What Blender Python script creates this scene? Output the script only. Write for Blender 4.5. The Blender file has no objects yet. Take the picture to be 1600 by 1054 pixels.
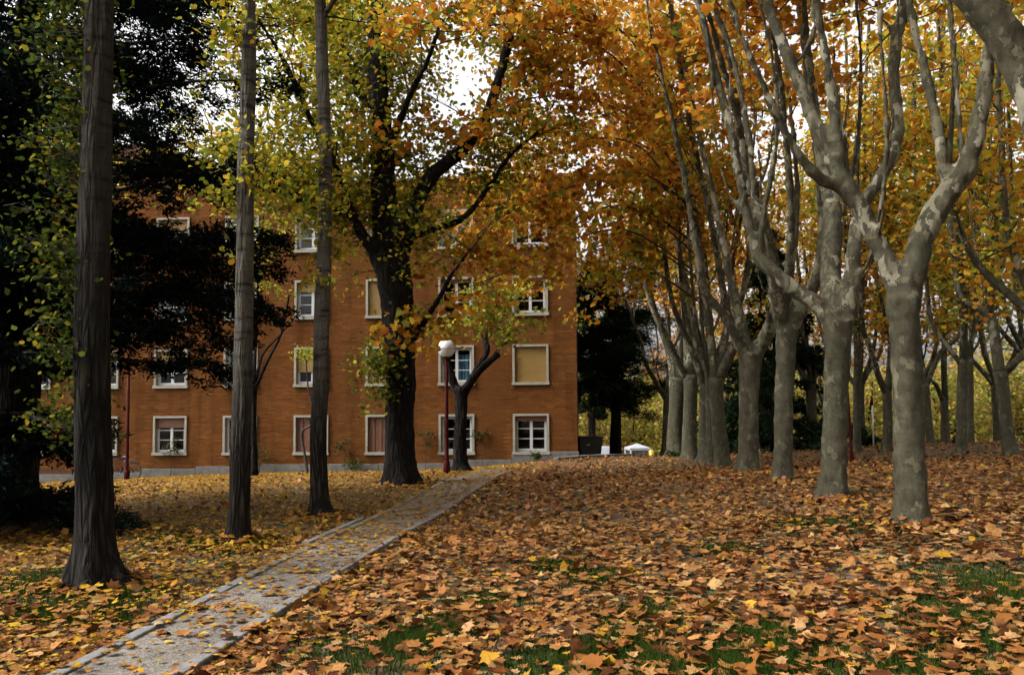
import bpy, bmesh, math, random
import numpy as np
from mathutils import Matrix, Vector, Euler

random.seed(11)
RNG = np.random.default_rng(7)
R = math.radians
scn = bpy.context.scene
col = scn.collection

# ------------------------------------------------------------------ camera
FPX, TILT, ROLL, HSHIFT = 1250.0, R(3.0), R(-0.4), 47.5      # focal length and lens shift in pixels of a 1600 px wide frame
cam_d = bpy.data.cameras.new('camera')
cam = bpy.data.objects.new('camera', cam_d)
col.objects.link(cam)
cam_d.sensor_width = 36.0
cam_d.lens = 36.0 * FPX / 1600.0
cam_d.shift_y = HSHIFT / 1600.0
cam_d.clip_end = 2000
CROT = Matrix.Rotation(R(90) + TILT, 3, 'X') @ Matrix.Rotation(ROLL, 3, 'Z')
cam.matrix_world = Matrix.Translation((0, 0, 1.6)) @ CROT.to_4x4()
scn.camera = cam

# ------------------------------------------------------------------ sky, sun, exposure
SUN_EL, SUN_AZ = R(47), R(-104)            # veiled sun on the left, a little behind the camera (azimuth clockwise from +Y)
w = bpy.data.worlds.new('World'); scn.world = w; w.use_nodes = True
nt = w.node_tree; nt.nodes.clear()
sky = nt.nodes.new('ShaderNodeTexSky'); sky.sky_type = 'NISHITA'; sky.sun_disc = False
sky.sun_elevation = SUN_EL; sky.sun_rotation = SUN_AZ
sky.air_density = 1.0; sky.dust_density = 7.0; sky.ozone_density = 1.0
hs = nt.nodes.new('ShaderNodeHueSaturation'); hs.inputs['Saturation'].default_value = 0.06
bg = nt.nodes.new('ShaderNodeBackground'); bg.inputs['Strength'].default_value = 0.15
wo = nt.nodes.new('ShaderNodeOutputWorld')
nt.links.new(sky.outputs[0], hs.inputs['Color']); nt.links.new(hs.outputs[0], bg.inputs[0]); nt.links.new(bg.outputs[0], wo.inputs[0])
sun_d = bpy.data.lights.new('sun', 'SUN'); sun_d.energy = 0.85; sun_d.angle = R(14); sun_d.color = (1.0, 0.96, 0.9)
sun = bpy.data.objects.new('sun', sun_d); col.objects.link(sun)
sdir = Vector((math.sin(SUN_AZ) * math.cos(SUN_EL), math.cos(SUN_AZ) * math.cos(SUN_EL), math.sin(SUN_EL)))
sun.rotation_euler = sdir.to_track_quat('Z', 'Y').to_euler()
scn.view_settings.view_transform = 'Standard'; scn.view_settings.look = 'None'
scn.view_settings.gamma = 1.0; scn.view_settings.use_curve_mapping = False
scn.view_settings.exposure = 1.5
scn.render.engine = 'CYCLES'
scn.cycles.use_adaptive_sampling = True; scn.cycles.adaptive_threshold = 0.03; scn.cycles.adaptive_min_samples = 12
scn.cycles.max_bounces = 4; scn.cycles.diffuse_bounces = 2; scn.cycles.glossy_bounces = 2; scn.cycles.transparent_max_bounces = 6

# ------------------------------------------------------------------ survey helpers
def P(px, py, d):
    """point in the place seen at (px, py) of the photograph, d metres in front of the camera"""
    v = CROT @ Vector(((px - 800) / FPX, (527 - py + HSHIFT) / FPX, -1.0))
    v *= d / v.y
    return Vector((v.x, v.y, v.z + 1.6))

# ------------------------------------------------------------------ terrain height: thin plate spline through surveyed feet of things
_c = [(1425, 818, 9), (1300, 780, 11.85), (1222, 752, 14.7), (1168, 738, 17.7), (1125, 729, 21), (1100, 723, 23.7), (1077, 718, 27), (1053, 713, 31),
      (145, 912, 7.27), (370, 846, 9.6), (503, 805, 12), (628, 757, 17), (698, 739, 20.4), (718, 737, 21.5), (198, 750, 26),
      (905, 715, 30.8), (700, 736, 31.2), (570, 737, 31.5), (350, 741, 32), (210, 748, 32.3), (0, 756, 33),
      (1505, 708, 22), (1578, 713, 20), (1387, 704, 24), (1480, 694, 29), (1600, 690, 29), (1350, 700, 27), (30, 812, 12)]
ctrl = [P(*c) for c in _c]
ctrl += [Vector(v) for v in [(0, 0, 0), (-3, 0, 0), (4, 0, .1), (0, -6, 0), (-8, -4, 0), (9, -4, .2), (3.2, 4.5, .12), (8, 8, .38), (-1.9, 6, 0), (-1.2, 12, 0.0),
                             (-2.8, 6, 0), (-2.1, 12, 0), (1.2, 6, .03), (2, 12, .1), (2.5, 20, .05), (-10, 12, 0), (-14, 20, -.3), (16, 14, .45), (22, 24, .45), (26, 8, .4), (-20, 6, 0),
                             (20, 34, -.1), (8, 40, -1.0), (-6, 45, -1.3), (-24, 36, -1.2), (-30, 20, -.5), (32, 40, -.5)]]
ctrl = np.array([tuple(v) for v in ctrl])
def _tps(r2):
    return 0.5 * r2 * np.log(r2 + 1e-9)
_n = len(ctrl)
_A = np.zeros((_n + 3, _n + 3))
_d2 = ((ctrl[:, None, :2] - ctrl[None, :, :2]) ** 2).sum(2)
_A[:_n, :_n] = _tps(_d2) + np.eye(_n) * 2.0
_A[:_n, _n] = 1; _A[:_n, _n + 1:] = ctrl[:, :2]; _A[_n:, :_n] = _A[:_n, _n:].T
_W = np.linalg.solve(_A, np.concatenate([ctrl[:, 2], np.zeros(3)]))
def sstep(a, b, x):
    t = np.clip((x - a) / (b - a), 0, 1); return t * t * (3 - 2 * t)
def ground_z(x, y):
    x = np.atleast_1d(np.asarray(x, float)); y = np.atleast_1d(np.asarray(y, float))
    out = np.zeros_like(x)
    for i in range(0, len(x), 20000):
        xs, ys = x[i:i + 20000], y[i:i + 20000]
        xc, yc = np.clip(xs, -26, 26), np.clip(ys, -6, 40)
        r2 = (xc[:, None] - ctrl[None, :, 0]) ** 2 + (yc[:, None] - ctrl[None, :, 1]) ** 2
        z = _tps(r2) @ _W[:_n] + _W[_n] + _W[_n + 1] * xc + _W[_n + 2] * yc
        far = sstep(34, 95, ys) * -4.2 + sstep(95, 400, ys) * -2
        out[i:i + 20000] = z + far
    return out
def gz(x, y): return float(ground_z([x], [y])[0])
def Gr(px, py):
    """where the sight line meets the ground"""
    a, b = 2.0, 60.0
    d = 3.0
    while d < 60:
        p = P(px, py, d)
        if p.z < gz(p.x, p.y): break
        d *= 1.02
    return P(px, py, d)

# ------------------------------------------------------------------ object helpers
def tag(o, label=None, cat=None, group=None, kind=None):
    if label: o['label'] = label
    if cat: o['category'] = cat
    if group: o['group'] = group
    if kind: o['kind'] = kind
    return o
def link(name, mesh, parent=None, mat=None, smooth=False):
    o = bpy.data.objects.new(name, mesh); col.objects.link(o)
    if parent: o.parent = parent
    if mat and not mesh.materials: mesh.materials.append(mat)
    if smooth: mesh.polygons.foreach_set('use_smooth', np.ones(len(mesh.polygons), bool))
    return o
def empty(name, loc, rz=0, **kw):
    o = bpy.data.objects.new(name, None); o.empty_display_size = .2; o.location = loc; o.rotation_euler = (0, 0, rz); col.objects.link(o)
    return tag(o, **kw)
def np_mesh(name, V, F, colors=None, flat=False):
    """V (n,3), F (m,k) equal sized faces"""
    V = np.asarray(V, np.float32); F = np.asarray(F, np.int32)
    me = bpy.data.meshes.new(name)
    me.vertices.add(len(V)); me.vertices.foreach_set('co', V.ravel())
    k = F.shape[1]
    me.loops.add(F.size); me.loops.foreach_set('vertex_index', F.ravel())
    me.polygons.add(len(F)); me.polygons.foreach_set('loop_start', np.arange(len(F), dtype=np.int32) * k)
    try: me.polygons.foreach_set('loop_total', np.full(len(F), k, np.int32))
    except Exception: pass
    if colors is not None:
        a = me.attributes.new('Col', 'FLOAT_COLOR', 'POINT')
        c = np.ones((len(V), 4), np.float32); c[:, :3] = colors
        a.data.foreach_set('color', c.ravel())
    me.update(calc_edges=True); me.validate()
    me.polygons.foreach_set('use_smooth', np.full(len(me.polygons), not flat))
    return me
class MB:
    """collects boxes, bars, tubes and rings into one mesh"""
    def __init__(s): s.v = []; s.f = []
    def add(s, vs, fs):
        b = len(s.v); s.v += [tuple(v) for v in vs]; s.f += [tuple(b + i for i in f) for f in fs]
    def box(s, x0, x1, y0, y1, z0, z1, skip=''):
        vs = [(x0, y0, z0), (x1, y0, z0), (x1, y1, z0), (x0, y1, z0), (x0, y0, z1), (x1, y0, z1), (x1, y1, z1), (x0, y1, z1)]
        fs = {'b': (0, 3, 2, 1), 't': (4, 5, 6, 7), 'f': (0, 1, 5, 4), 'r': (1, 2, 6, 5), 'k': (2, 3, 7, 6), 'l': (3, 0, 4, 7)}
        s.add(vs, [f for k, f in fs.items() if k not in skip])
    def tube(s, pts, rad, n=8, cap=True, wob=None):
        pts = [Vector(p) for p in pts]; m = len(pts)
        if not hasattr(rad, '__len__'): rad = [rad] * m
        t0 = (pts[1] - pts[0]).normalized()
        u = t0.orthogonal().normalized(); vs = []
        for i in range(m):
            t = (pts[min(i + 1, m - 1)] - pts[max(i - 1, 0)]).normalized()
            u = (u - t * u.dot(t)); u = u.normalized() if u.length > 1e-6 else t.orthogonal().normalized()
            b = t.cross(u)
            for k in range(n):
                a = 2 * math.pi * k / n
                r = rad[i] * (wob(pts[i], a, rad[i]) if wob else 1.0)
                vs.append(pts[i] + (u * math.cos(a) + b * math.sin(a)) * r)
        fs = [(i * n + k, i * n + (k + 1) % n, (i + 1) * n + (k + 1) % n, (i + 1) * n + k) for i in range(m - 1) for k in range(n)]
        if cap: fs += [tuple(range(n - 1, -1, -1)), tuple(range((m - 1) * n, m * n))]
        s.add(vs, fs)
    def lathe(s, prof, n=24, c=(0, 0, 0)):
        vs = [(c[0] + r * math.cos(2 * math.pi * k / n), c[1] + r * math.sin(2 * math.pi * k / n), c[2] + z) for r, z in prof for k in range(n)]
        fs = [(i * n + k, i * n + (k + 1) % n, (i + 1) * n + (k + 1) % n, (i + 1) * n + k) for i in range(len(prof) - 1) for k in range(n)]
        s.add(vs, fs)
    def ring(s, c, ax, R0, r, n=28, m=6):
        c = Vector(c); ax = Vector(ax).normalized(); u = ax.orthogonal().normalized(); b = ax.cross(u); vs = []
        for i in range(n):
            a = 2 * math.pi * i / n; o = u * math.cos(a) + b * math.sin(a)
            for j in range(m):
                t = 2 * math.pi * j / m; vs.append(c + o * (R0 + r * math.cos(t)) + ax * r * math.sin(t))
        fs = [(i * m + j, i * m + (j + 1) % m, ((i + 1) % n) * m + (j + 1) % m, ((i + 1) % n) * m + j) for i in range(n) for j in range(m)]
        s.add(vs, fs)
    def mesh(s, name):
        me = bpy.data.meshes.new(name); me.from_pydata(s.v, [], s.f); me.update(); return me
    def build(s, name, mat, parent=None, smooth=False, bevel=0):
        me = s.mesh(name); o = link(name, me, parent, mat, smooth)
        if bevel:
            b = o.modifiers.new('bevel', 'BEVEL'); b.width = bevel; b.segments = 2; b.limit_method = 'ANGLE'
        return o

# ------------------------------------------------------------------ materials
def mat(name, build):
    m = bpy.data.materials.new(name); m.use_nodes = True
    t = m.node_tree; t.nodes.clear()
    out = t.nodes.new('ShaderNodeOutputMaterial')
    build(t, out); return m
def N(t, ty, **kw):
    n = t.nodes.new(ty)
    for k, v in kw.items():
        if k in n.inputs: n.inputs[k].default_value = v
        else: setattr(n, k, v)
    return n
def ramp(t, stops, interp='LINEAR'):
    r = t.nodes.new('ShaderNodeValToRGB'); e = r.color_ramp.elements; r.color_ramp.interpolation = interp
    while len(e) < len(stops): e.new(.5)
    for el, (p, c) in zip(e, stops): el.position = p; el.color = (*c, 1) if len(c) == 3 else c
    return r
def coords(t, scale=(1, 1, 1), kind='Object'):
    tc = t.nodes.new('ShaderNodeTexCoord'); mp = t.nodes.new('ShaderNodeMapping'); mp.inputs['Scale'].default_value = scale
    t.links.new(tc.outputs[kind], mp.inputs[0]); return mp.outputs[0]
def plain(name, c, rough=.6, noise=.25, nscale=8, metallic=0, bump=0.0, spec=.4):
    def b(t, out):
        co = coords(t)
        nz = N(t, 'ShaderNodeTexNoise', Scale=nscale, Detail=6.0, Roughness=.65); t.links.new(co, nz.inputs['Vector'])
        r = ramp(t, [(.3, tuple(x * (1 - noise) for x in c)), (.7, tuple(min(1, x * (1 + noise)) for x in c))]); t.links.new(nz.outputs[0], r.inputs[0])
        p = N(t, 'ShaderNodeBsdfPrincipled', Roughness=rough, Metallic=metallic); p.inputs['Specular IOR Level'].default_value = spec
        t.links.new(r.outputs[0], p.inputs['Base Color'])
        if bump:
            bp = N(t, 'ShaderNodeBump', Strength=bump, Distance=.01); t.links.new(nz.outputs[0], bp.inputs['Height']); t.links.new(bp.outputs[0], p.inputs['Normal'])
        t.links.new(p.outputs[0], out.inputs[0])
    return mat(name, b)
def leafmat(name, trans=.45, rough=.5, spec=.25, grain=True):
    def b(t, out):
        a = N(t, 'ShaderNodeAttribute', attribute_name='Col'); c = a.outputs['Color']
        if grain:
            nz = N(t, 'ShaderNodeTexNoise', Scale=38.0, Detail=2.0); t.links.new(coords(t), nz.inputs['Vector'])
            r = ramp(t, [(.3, (.66, .60, .54)), (.65, (1.12, 1.1, 1.05))]); t.links.new(nz.outputs[0], r.inputs[0])
            mx = N(t, 'ShaderNodeMix', data_type='RGBA', blend_type='MULTIPLY'); mx.inputs[0].default_value = 1
            t.links.new(c, mx.inputs[6]); t.links.new(r.outputs[0], mx.inputs[7]); c = mx.outputs[2]
            p = N(t, 'ShaderNodeBsdfPrincipled', Roughness=rough); p.inputs['Specular IOR Level'].default_value = spec; t.links.new(c, p.inputs['Base Color'])
        else:
            p = N(t, 'ShaderNodeBsdfDiffuse'); t.links.new(c, p.inputs['Color'])
        tr = N(t, 'ShaderNodeBsdfTranslucent'); t.links.new(c, tr.inputs['Color'])
        m = N(t, 'ShaderNodeMixShader'); m.inputs[0].default_value = trans
        t.links.new(p.outputs[0], m.inputs[1]); t.links.new(tr.outputs[0], m.inputs[2]); t.links.new(m.outputs[0], out.inputs[0])
    return mat(name, b)
def plane_bark():
    def b(t, out):
        co = coords(t, (1, 1, .6))
        d = N(t, 'ShaderNodeTexNoise', Scale=5.0, Detail=5.0, Roughness=.6); t.links.new(co, d.inputs['Vector'])
        def warped(amount):
            m = N(t, 'ShaderNodeMix', data_type='RGBA', blend_type='LINEAR_LIGHT'); m.inputs[0].default_value = amount
            t.links.new(co, m.inputs[6]); t.links.new(d.outputs['Color'], m.inputs[7]); return m.outputs[2]
        tc = N(t, 'ShaderNodeTexCoord'); sx = N(t, 'ShaderNodeSeparateXYZ'); t.links.new(tc.outputs['Object'], sx.inputs[0])
        big = N(t, 'ShaderNodeTexNoise', Scale=1.1, Detail=3.0); t.links.new(co, big.inputs['Vector'])
        def flakes(scale, warp, zlo, zhi, thr):
            v = N(t, 'ShaderNodeTexVoronoi', Scale=scale); t.links.new(warped(warp), v.inputs['Vector'])
            sp = N(t, 'ShaderNodeSeparateColor'); t.links.new(v.outputs['Color'], sp.inputs[0])
            mr = N(t, 'ShaderNodeMapRange'); mr.inputs['From Min'].default_value = .6; mr.inputs['From Max'].default_value = 4.2; mr.inputs['To Min'].default_value = zlo; mr.inputs['To Max'].default_value = zhi
            t.links.new(sx.outputs['Z'], mr.inputs[0])
            a = N(t, 'ShaderNodeMath', operation='ADD'); t.links.new(sp.outputs[0], a.inputs[0]); t.links.new(mr.outputs[0], a.inputs[1])
            a2 = N(t, 'ShaderNodeMath', operation='MULTIPLY_ADD'); a2.inputs[1].default_value = .8; t.links.new(big.outputs[0], a2.inputs[0]); t.links.new(a.outputs[0], a2.inputs[2])
            h = N(t, 'ShaderNodeMath', operation='MULTIPLY'); h.inputs[1].default_value = .5; t.links.new(a2.outputs[0], h.inputs[0])
            r = ramp(t, [(thr, (0, 0, 0)), (thr + .012, (1, 1, 1))]); t.links.new(h.outputs[0], r.inputs[0]); return r.outputs[0], sp.outputs[1]
        fa, tone = flakes(6.5, .24, -.22, .06, .615)
        fb, _ = flakes(17.0, .12, -.10, .06, .60)
        med = N(t, 'ShaderNodeTexNoise', Scale=7.0, Detail=7.0, Roughness=.68); t.links.new(co, med.inputs['Vector'])
        base = ramp(t, [(.28, (.027, .0234, .0135)), (.45, (.0558, .0504, .0315)), (.58, (.0737, .0675, .0441)), (.75, (.099, .09, .063))]); t.links.new(med.outputs[0], base.inputs[0])
        m1 = N(t, 'ShaderNodeMix', data_type='RGBA'); t.links.new(fb, m1.inputs[0]); t.links.new(base.outputs[0], m1.inputs[6]); m1.inputs[7].default_value = (.1125, .1018, .0658, 1)
        cream = ramp(t, [(.0, (.1326, .117, .0741)), (.5, (.2028, .1872, .1326)), (1.0, (.2808, .2613, .1989))]); t.links.new(tone, cream.inputs[0])
        m2 = N(t, 'ShaderNodeMix', data_type='RGBA'); t.links.new(fa, m2.inputs[0]); t.links.new(m1.outputs[2], m2.inputs[6]); t.links.new(cream.outputs[0], m2.inputs[7])
        fine = N(t, 'ShaderNodeTexNoise', Scale=26.0, Detail=8.0, Roughness=.75); t.links.new(co, fine.inputs['Vector'])
        fr = ramp(t, [(.30, (.40, .38, .35)), (.42, (.72, .71, .68)), (.62, (.88, .88, .86)), (.75, (1.1, 1.1, 1.08))]); t.links.new(fine.outputs[0], fr.inputs[0])
        m3 = N(t, 'ShaderNodeMix', data_type='RGBA', blend_type='MULTIPLY'); m3.inputs[0].default_value = 1; t.links.new(m2.outputs[2], m3.inputs[6]); t.links.new(fr.outputs[0], m3.inputs[7])
        p = N(t, 'ShaderNodeBsdfPrincipled', Roughness=.85); p.inputs['Specular IOR Level'].default_value = .12; t.links.new(m3.outputs[2], p.inputs['Base Color'])
        ring = N(t, 'ShaderNodeTexNoise', Scale=1.0, Detail=4.0); t.links.new(coords(t, (4, 4, 26)), ring.inputs['Vector'])
        h1 = N(t, 'ShaderNodeMath', operation='MULTIPLY_ADD'); h1.inputs[1].default_value = -.45; t.links.new(fa, h1.inputs[0]); t.links.new(fine.outputs[0], h1.inputs[2])
        h2 = N(t, 'ShaderNodeMath', operation='MULTIPLY_ADD'); h2.inputs[1].default_value = .45; t.links.new(ring.outputs[0], h2.inputs[0]); t.links.new(h1.outputs[0], h2.inputs[2])
        bp = N(t, 'ShaderNodeBump', Strength=.85, Distance=.016); t.links.new(h2.outputs[0], bp.inputs['Height']); t.links.new(bp.outputs[0], p.inputs['Normal'])
        t.links.new(p.outputs[0], out.inputs[0])
    return mat('plane_bark', b)
def fissured_bark(name, lo, hi, up=None, zmix=(1.2, 2.6), sc=(10, 10, 1.25)):
    def b(t, out):
        co = coords(t, sc)
        d = N(t, 'ShaderNodeTexNoise', Scale=1.2, Detail=5.0); t.links.new(co, d.inputs['Vector'])
        v = N(t, 'ShaderNodeTexVoronoi', Scale=1.6, feature='DISTANCE_TO_EDGE')
        mxv = N(t, 'ShaderNodeMix', data_type='RGBA', blend_type='LINEAR_LIGHT'); mxv.inputs[0].default_value = .5
        t.links.new(co, mxv.inputs[6]); t.links.new(d.outputs['Color'], mxv.inputs[7]); t.links.new(mxv.outputs[2], v.inputs['Vector'])
        r = ramp(t, [(0, lo), (.10, tuple(x * 1.6 for x in lo)), (.30, hi), (.75, tuple(x * 2.3 for x in hi))]); t.links.new(v.outputs['Distance'], r.inputs[0])
        last = r.outputs[0]
        if up:
            co2 = coords(t, (3, 3, 14)); rn = N(t, 'ShaderNodeTexNoise', Scale=1.0, Detail=4.0); t.links.new(co2, rn.inputs['Vector'])
            ur = ramp(t, [(.33, tuple(x * .25 for x in up)), (.42, tuple(x * .85 for x in up)), (.7, tuple(x * 1.2 for x in up))]); t.links.new(rn.outputs[0], ur.inputs[0])
            tc = N(t, 'ShaderNodeTexCoord'); sx = N(t, 'ShaderNodeSeparateXYZ'); t.links.new(tc.outputs['Object'], sx.inputs[0])
            ad = N(t, 'ShaderNodeMath', operation='MULTIPLY_ADD'); ad.inputs[1].default_value = 1.6; t.links.new(d.outputs[0], ad.inputs[0]); t.links.new(sx.outputs['Z'], ad.inputs[2])
            mr = N(t, 'ShaderNodeMapRange'); mr.inputs['From Min'].default_value = zmix[0] + .8; mr.inputs['From Max'].default_value = zmix[1] + .8; t.links.new(ad.outputs[0], mr.inputs[0])
            mx = N(t, 'ShaderNodeMix', data_type='RGBA'); t.links.new(mr.outputs[0], mx.inputs[0]); t.links.new(last, mx.inputs[6]); t.links.new(ur.outputs[0], mx.inputs[7]); last = mx.outputs[2]
        fine = N(t, 'ShaderNodeTexNoise', Scale=30.0, Detail=6.0, Roughness=.7); t.links.new(coords(t), fine.inputs['Vector'])
        fr = ramp(t, [(.3, (.6, .6, .6)), (.7, (1.2, 1.2, 1.2))]); t.links.new(fine.outputs[0], fr.inputs[0])
        m2 = N(t, 'ShaderNodeMix', data_type='RGBA', blend_type='MULTIPLY'); m2.inputs[0].default_value = 1; t.links.new(last, m2.inputs[6]); t.links.new(fr.outputs[0], m2.inputs[7])
        p = N(t, 'ShaderNodeBsdfPrincipled', Roughness=.9); p.inputs['Specular IOR Level'].default_value = .15; t.links.new(m2.outputs[2], p.inputs['Base Color'])
        bp = N(t, 'ShaderNodeBump', Strength=1.0, Distance=.06); t.links.new(v.outputs['Distance'], bp.inputs['Height']); t.links.new(bp.outputs[0], p.inputs['Normal'])
        t.links.new(p.outputs[0], out.inputs[0])
    return mat(name, b)
def ground_mat():
    def b(t, out):
        co = coords(t)
        n1 = N(t, 'ShaderNodeTexNoise', Scale=1.1, Detail=6.0); t.links.new(co, n1.inputs['Vector'])
        n2 = N(t, 'ShaderNodeTexNoise', Scale=22.0, Detail=8.0, Roughness=.7); t.links.new(co, n2.inputs['Vector'])
        a = ramp(t, [(.35, (.045, .06, .014)), (.5, (.075, .05, .022)), (.7, (.12, .065, .025))]); t.links.new(n1.outputs[0], a.inputs[0])
        c = ramp(t, [(.3, (.35, .35, .35)), (.7, (1.4, 1.4, 1.4))]); t.links.new(n2.outputs[0], c.inputs[0])
        m = N(t, 'ShaderNodeMix', data_type='RGBA', blend_type='MULTIPLY'); m.inputs[0].default_value = 1; t.links.new(a.outputs[0], m.inputs[6]); t.links.new(c.outputs[0], m.inputs[7])
        p = N(t, 'ShaderNodeBsdfPrincipled', Roughness=.95); t.links.new(m.outputs[2], p.inputs['Base Color'])
        bp = N(t, 'ShaderNodeBump', Strength=.8, Distance=.04); t.links.new(n2.outputs[0], bp.inputs['Height']); t.links.new(bp.outputs[0], p.inputs['Normal'])
        t.links.new(p.outputs[0], out.inputs[0])
    return mat('lawn_soil', b)
def path_mat():
    def b(t, out):
        co = coords(t)
        v = N(t, 'ShaderNodeTexVoronoi', Scale=75.0); t.links.new(co, v.inputs['Vector'])
        s = N(t, 'ShaderNodeSeparateColor'); t.links.new(v.outputs['Color'], s.inputs[0])
        r = ramp(t, [(0, (.0554, .0461, .0369)), (.5, (.1168, .0984, .0799)), (1, (.1968, .1692, .1384))]); t.links.new(s.outputs[0], r.inputs[0])
        n = N(t, 'ShaderNodeTexNoise', Scale=2.3, Detail=6.0); t.links.new(co, n.inputs['Vector'])
        c = ramp(t, [(.3, (.62, .6, .58)), (.7, (1.1, 1.1, 1.1))]); t.links.new(n.outputs[0], c.inputs[0])
        m = N(t, 'ShaderNodeMix', data_type='RGBA', blend_type='MULTIPLY'); m.inputs[0].default_value = 1; t.links.new(r.outputs[0], m.inputs[6]); t.links.new(c.outputs[0], m.inputs[7])
        p = N(t, 'ShaderNodeBsdfPrincipled', Roughness=.85); t.links.new(m.outputs[2], p.inputs['Base Color'])
        bp = N(t, 'ShaderNodeBump', Strength=.7, Distance=.006); t.links.new(v.outputs['Distance'], bp.inputs['Height']); t.links.new(bp.outputs[0], p.inputs['Normal'])
        t.links.new(p.outputs[0], out.inputs[0])
    return mat('washed_gravel', b)
def brick_mat():
    def b(t, out):
        a = N(t, 'ShaderNodeAttribute', attribute_name='Col')
        co = coords(t)
        n = N(t, 'ShaderNodeTexNoise', Scale=.55, Detail=6.0, Roughness=.6); t.links.new(co, n.inputs['Vector'])
        c = ramp(t, [(.3, (.74, .70, .66)), (.7, (1.12, 1.12, 1.12))]); t.links.new(n.outputs[0], c.inputs[0])
        ns = N(t, 'ShaderNodeTexNoise', Scale=1.0, Detail=5.0, Roughness=.6); t.links.new(coords(t, (1.6, 1.6, .16)), ns.inputs['Vector'])
        cs = ramp(t, [(.32, (.62, .58, .55)), (.5, (1, 1, 1)), (.75, (1.1, 1.08, 1.05))]); t.links.new(ns.outputs[0], cs.inputs[0])
        ms = N(t, 'ShaderNodeMix', data_type='RGBA', blend_type='MULTIPLY'); ms.inputs[0].default_value = 1; t.links.new(c.outputs[0], ms.inputs[6]); t.links.new(cs.outputs[0], ms.inputs[7])
        n2 = N(t, 'ShaderNodeTexNoise', Scale=26.0, Detail=5.0); t.links.new(co, n2.inputs['Vector'])
        c2 = ramp(t, [(.3, (.8, .8, .8)), (.7, (1.12, 1.12, 1.12))]); t.links.new(n2.outputs[0], c2.inputs[0])
        m = N(t, 'ShaderNodeMix', data_type='RGBA', blend_type='MULTIPLY'); m.inputs[0].default_value = 1; t.links.new(a.outputs['Color'], m.inputs[6]); t.links.new(ms.outputs[2], m.inputs[7])
        m2 = N(t, 'ShaderNodeMix', data_type='RGBA', blend_type='MULTIPLY'); m2.inputs[0].default_value = 1; t.links.new(m.outputs[2], m2.inputs[6]); t.links.new(c2.outputs[0], m2.inputs[7])
        p = N(t, 'ShaderNodeBsdfPrincipled', Roughness=.92); p.inputs['Specular IOR Level'].default_value = .05; t.links.new(m2.outputs[2], p.inputs['Base Color'])
        t.links.new(p.outputs[0], out.inputs[0])
    return mat('brick', b)
def glass_mat():
    def b(t, out):
        g = N(t, 'ShaderNodeBsdfGlossy', Roughness=.03); tr = N(t, 'ShaderNodeBsdfTransparent'); tr.inputs[0].default_value = (.75, .8, .8, 1)
        f = N(t, 'ShaderNodeFresnel', IOR=1.5); m = N(t, 'ShaderNodeMixShader')
        t.links.new(f.outputs[0], m.inputs[0]); t.links.new(tr.outputs[0], m.inputs[1]); t.links.new(g.outputs[0], m.inputs[2]); t.links.new(m.outputs[0], out.inputs[0])
    return mat('window_glass', b)
def attr_mat(name, rough=.7):
    def b(t, out):
        a = N(t, 'ShaderNodeAttribute', attribute_name='Col')
        p = N(t, 'ShaderNodeBsdfPrincipled', Roughness=rough); p.inputs['Specular IOR Level'].default_value = .25
        t.links.new(a.outputs['Color'], p.inputs['Base Color']); t.links.new(p.outputs[0], out.inputs[0])
    return mat(name, b)

M = dict(
    ground=ground_mat(), path=path_mat(), brick=brick_mat(), glass=glass_mat(),
    mortar=plain('mortar', (.05, .019, .006), .95, .25, 6),
    kerb=plain('kerb_concrete', (.1224, .1152, .108), .85, .3, 14, bump=.4),
    plinth=plain('plinth_concrete', (.09, .0825, .0713), .9, .35, 4, bump=.4),
    stone=plain('window_stone', (.2108, .1904, .1496), .8, .25, 7),
    white=plain('white_paint', (.3612, .3612, .354), .45, .06, 10),
    tan=plain('tan_shutter', (.18, .105, .0225), .6, .10, 3),
    brownwood=plain('brown_shutter', (.096, .036, .015), .6, .2, 9),
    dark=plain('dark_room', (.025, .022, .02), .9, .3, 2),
    blue=plain('blue_curtain', (.075, .18, .24), .8, .15, 6),
    pale=plain('pale_curtain', (.34, .33, .30), .8, .15, 6),
    redpaint=plain('oxide_red_paint', (.04, .0048, .004), .6, .3, 12, spec=.05),
    globe=plain('opal_globe', (.72, .72, .72), .25, .03, 4),
    bin=plain('bin_plastic', (.014, .0154, .014), .5, .3, 8),
    black=plain('black_rubber', (.015, .015, .015), .7, .2, 10),
    steel=plain('dull_steel', (.09, .09, .09), .5, .2, 12, metallic=1),
    bikeblue=plain('bike_blue', (.01, .011, .035), .5, .1, 8),
    canvas=plain('white_canvas', (.24, .248, .272), .7, .06, 3),
    yellow=plain('yellow_plastic', (.3, .2, .02), .5, .1, 5),
    roof=plain('roof_coping', (.10, .07, .055), .8, .3, 4),
    plane=plane_bark(),
    poplar=fissured_bark('poplar_bark', (.0049, .0037, .0025), (.0337, .0263, .019), (.0765, .0685, .0551)),
    darkpoplar=fissured_bark('dark_poplar_bark', (.0027, .002, .0014), (.0179, .0138, .0098), (.0277, .0232, .0179), zmix=(2.2, 4.0)),
    oldpoplar=fissured_bark('old_poplar_bark', (.0025, .0017, .0013), (.014, .0091, .0058), sc=(7, 7, 1.3)),
    conifer=fissured_bark('conifer_bark', (.0056, .0042, .0035), (.028, .021, .0154)),
    twig=plain('twig_bark', (.024, .018, .012), .85, .4, 20),
    leaf=leafmat('tree_leaf', .55, grain=False), litter=leafmat('fallen_leaf', .1, .75, .06), needle=leafmat('needle', .05, grain=False), grass=leafmat('grass_blade', .3, grain=False),
)

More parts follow.
